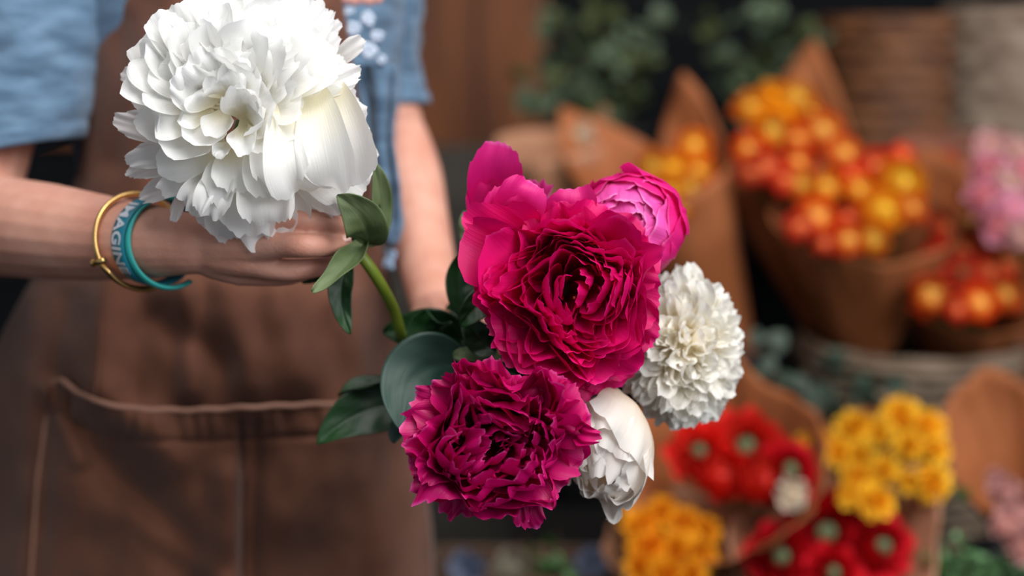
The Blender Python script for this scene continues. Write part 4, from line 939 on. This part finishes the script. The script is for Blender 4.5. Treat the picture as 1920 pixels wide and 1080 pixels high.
# ---- lower tier
ZL = .34
rackshelf('display_rack', 'low dark front rack step under the red and yellow bouquets', .10, 1.20, 1.50, 1.84, ZL-.0)
def low_bucket(label, x, y, r=.075, h=.17): bucket(label, Vector((x, y, ZL+h)), r, h)
pl = [P(1400, 1010, 1.80), P(1665, 1020, 1.80), P(1255, 1120, 1.74), P(1580, 1130, 1.72), P(1905, 1010, 1.80)]
names = ['of the scarlet bunch in paper', 'under the yellow chrysanthemums', 'under the amber chrysanthemums at the bottom', 'under the red bunch at the bottom', 'at the right edge under dusty pink blooms']
for p_, n_ in zip(pl, names):
    h_ = max(.10, p_.z-ZL-.02); bucket('small black flower bucket ' + n_, Vector((p_.x, p_.y, ZL+h_)), .062, h_)
paper('brown paper cone like a low bowl around the scarlet blooms', P(1398, 1010, 1.80), P(1352, 885, 1.70), .112, [(85, .06, 26), (180, .02, 40), (0, .01, 40)], seed=8, r0=.04, flare=.01)
bunch('in the low paper bowl', [(1312, 848, 62, 'scarlet', 'ranunculus_open'), (1398, 842, 78, 'scarlet', 'ranunculus_open'), (1478, 885, 62, 'red', 'ranunculus_open'), (1352, 892, 50, 'scarlet', 'ranunculus'), (1430, 900, 50, 'scarlet', 'ranunculus')], 1.69, 870, 'scarlet ranunculus', P(1400, 1000, 1.79), dome=.01)
bunch('tucked under the scarlet blooms', [(1486, 925, 30, 'cream', 'carnation')], 1.66, 925, 'pale bloom', P(1400, 1000, 1.79))
paper('brown paper cone under the yellow chrysanthemums', P(1665, 1020, 1.82), P(1640, 880, 1.76), .082, [(190, .01, 50)], seed=9)
ye = [(1530, 830, 34), (1572, 850, 28), (1600, 806, 36), (1645, 812, 30), (1688, 784, 38), (1738, 802, 34), (1752, 846, 28), (1612, 858, 30), (1700, 838, 30), (1606, 905, 38), (1655, 885, 32), (1745, 908, 38), (1700, 905, 24), (1640, 940, 36), (1590, 932, 22)]
bunch('in the yellow bunch', [l_+('golden', 'chrysanthemum') for l_ in ye], 1.73, 860, 'chrysanthemum', P(1665, 1010, 1.81))
paper('brown paper cone around the amber chrysanthemums at the bottom', P(1255, 1120, 1.76), P(1262, 1030, 1.72), .080, [(5, .035, 40)], M_KRAFTL, seed=10)
am = [(1200, 985, 34), (1240, 965, 34), (1282, 985, 36), (1322, 995, 28), (1215, 1030, 38), (1268, 1035, 38), (1312, 1042, 32), (1200, 1065, 30), (1250, 1078, 35), (1296, 1082, 30)]
bunch('in the amber bunch', [l_+('ochre', 'chrysanthemum') for l_ in am], 1.69, 1020, 'chrysanthemum', P(1255, 1110, 1.75))
paper('brown paper cone around the red blooms at the bottom edge', P(1580, 1130, 1.74), P(1572, 1035, 1.68), .112, [(20, .05, 40), (170, .03, 40)], M_KRAFTL, seed=11)
bunch('in the bottom edge cone', [(1545, 1000, 84, 'red', 'ranunculus_open'), (1462, 1046, 70, 'red', 'ranunculus_open'), (1648, 1026, 68, 'red', 'ranunculus_open'), (1560, 1075, 56, 'red', 'ranunculus_open')], 1.66, 1030, 'red ranunculus', P(1580, 1120, 1.73), dome=.0)
paper('tall brown paper cone at the right edge, beside the yellow chrysanthemums', P(1915, 1010, 1.82), P(1905, 900, 1.76), .062, [(90, .08, 90), (150, .03, 60)], seed=12)
bunch('in the right edge tall cone', [(1888, 930, 34, 'dustypink', 'carnation'), (1870, 905, 24, 'dustypink', 'carnation'), (1885, 985, 32, 'dustypink', 'carnation'), (1912, 1025, 30, 'dustypink', 'carnation'), (1915, 960, 30, 'dustypink', 'carnation')], 1.70, 950, 'carnation', P(1915, 1010, 1.80))
# grey-green foliage between the tiers
tips = [(1420, 700), (1500, 740), (1560, 690), (1610, 740), (1450, 780), (1660, 720), (1540, 770), (1400, 650)]
pF = P(1560, 860, 1.98)
bucket('black bucket of grey-green foliage between the two tiers', Vector((pF.x, 1.80, ZL+.14)), .05, .14)
for rk, i in enumerate(sorted(range(len(tips)), key=lambda i: tips[i][0])):
    tx, ty = tips[i]
    branch(f'grey-green round-leaved sprig, {ORD[rk]} from left, below the woven pot', [Vector((pF.x+R_(-.02, .02), 1.80+R_(-.02, .02), ZL+.05)), P(lerp(1560, tx, .6), lerp(860, ty, .6), 1.83), P(tx, ty, 1.80)], 9, .042, M_EUCD, 'sprigs below the woven pot', seed=80+i, name='eucalyptus_sprig')
# pale green sprigs in the bottom right corner
M_PALEG = leaf_mat('pale_green_leaf', (100, 150, 90), (150, 190, 140), .6, .2); M_FRESH = leaf_mat('fresh_green_leaf', (50, 104, 36), (80, 136, 54), .5, .2)
pc = P(1830, 1150, 1.68)
tips = [(1735, 1050), (1775, 1020), (1815, 1040), (1855, 1055), (1890, 1040), (1915, 1065), (1765, 1070), (1800, 1000)]
for rk, i in enumerate(sorted(range(len(tips)), key=lambda i: tips[i][0])):
    tx, ty = tips[i]
    branch(f'small-leaved pale green sprig, {ORD[rk]} from left, in the bottom right corner', [pc+Vector((R_(-.02, .02), R_(-.01, .01), -.02)), P(lerp(1830, tx, .6), 1100, 1.67), P(tx, ty, 1.64)], 26, .018, M_PALEG if i % 4 else M_FRESH, 'corner sprigs', seed=120+i, name='leafy_sprig')
bucket('small black bucket of pale green sprigs, bottom right corner', Vector((pc.x, pc.y, pc.z+.01)), .055, pc.z+.01-ZL)
for k_, (tx, ty) in enumerate([(1790, 900), (1800, 930), (1740, 990)]):
    branch('dark green leafy sprig beside the yellow chrysanthemums, ' + ['upper', 'middle', 'lower'][k_] + ' one', [P(1665, 1010, 1.80), P(1730, 960, 1.76), P(tx, ty, 1.74)], 8, .03, M_FRESH, 'sprigs beside the yellow bunch', 'leafy_sprig', 140+k_)
# crate and small plants along the bottom edge
zc = P(1000, 1085, 1.86).z
cr = thing('wooden_crate', 'low brown wooden crate at the bottom edge, behind the lowest fuchsia peony', 'crate', Matrix.Translation(P(1000, 1100, 1.86)))
x0, x1 = P(800, 0, 1.86).x, P(1165, 0, 1.86).x; y0, y1 = 1.66, 1.78
crm = noisy(mat('brown_crate', (84, 62, 48), .75), (66, 46, 34), (98, 74, 58), 8, (1, 1, 6)); zt = P(880, 1068, 1.70).z-.03
for (lo, hi) in [((x0, y0, zt-.06), (x1, y0+.012, zt)), ((x0, y0, zt-.14), (x1, y0+.012, zt-.07)), ((x0, y1-.012, zt-.06), (x1, y1, zt)), ((x0, y1-.012, zt-.14), (x1, y1, zt-.07)), ((x0, y0+.012, zt-.14), (x0+.012, y1-.012, zt)), ((x1-.012, y0+.012, zt-.14), (x1, y1-.012, zt)), ((x0, y0, zt-.15), (x1, y1, zt-.14))]:
    b_ = MB(); b_.box(lo, hi); child(b_.build('slat', crm, smooth=False), cr)
b_ = MB(); b_.box((x0+.02, y0+.02, 0), (x0+.06, y0+.06, zt-.15)); b_.box((x1-.06, y0+.02, 0), (x1-.02, y0+.06, zt-.15)); b_.box((x0+.02, y1-.06, 0), (x0+.06, y1-.02, zt-.15)); b_.box((x1-.06, y1-.06, 0), (x1-.02, y1-.02, zt-.15))
child(b_.build('trestle', M_DARKW, smooth=False), cr)
bunch('in the crate', [(875, 1068, 36, 'paleblue', 'chrysanthemum'), (1110, 1056, 32, 'paleblue', 'chrysanthemum')], 1.76, 1060, 'hydrangea', P(1000, 1150, 1.78), dome=0)
bunch('standing in the crate', [(955, 1062, 34, 'beige', 'carnation')], 1.76, 1060, 'dried bloom', P(1000, 1150, 1.78), dome=0)
for k_, (tx, ty) in enumerate([(1020, 1050), (1060, 1045), (1080, 1065), (985, 1010), (1045, 1000)]):
    branch('fresh green sprig in the crate, ' + ORD[k_] + ' of the five', [P(1030, 1130, 1.78), P(lerp(1030, tx, .5), 1095, 1.77), P(tx, ty, 1.75)], 14, .024, M_FRESH if k_ > 2 else M_PALEG, 'sprigs in the crate', 'leafy_sprig', 150+k_)
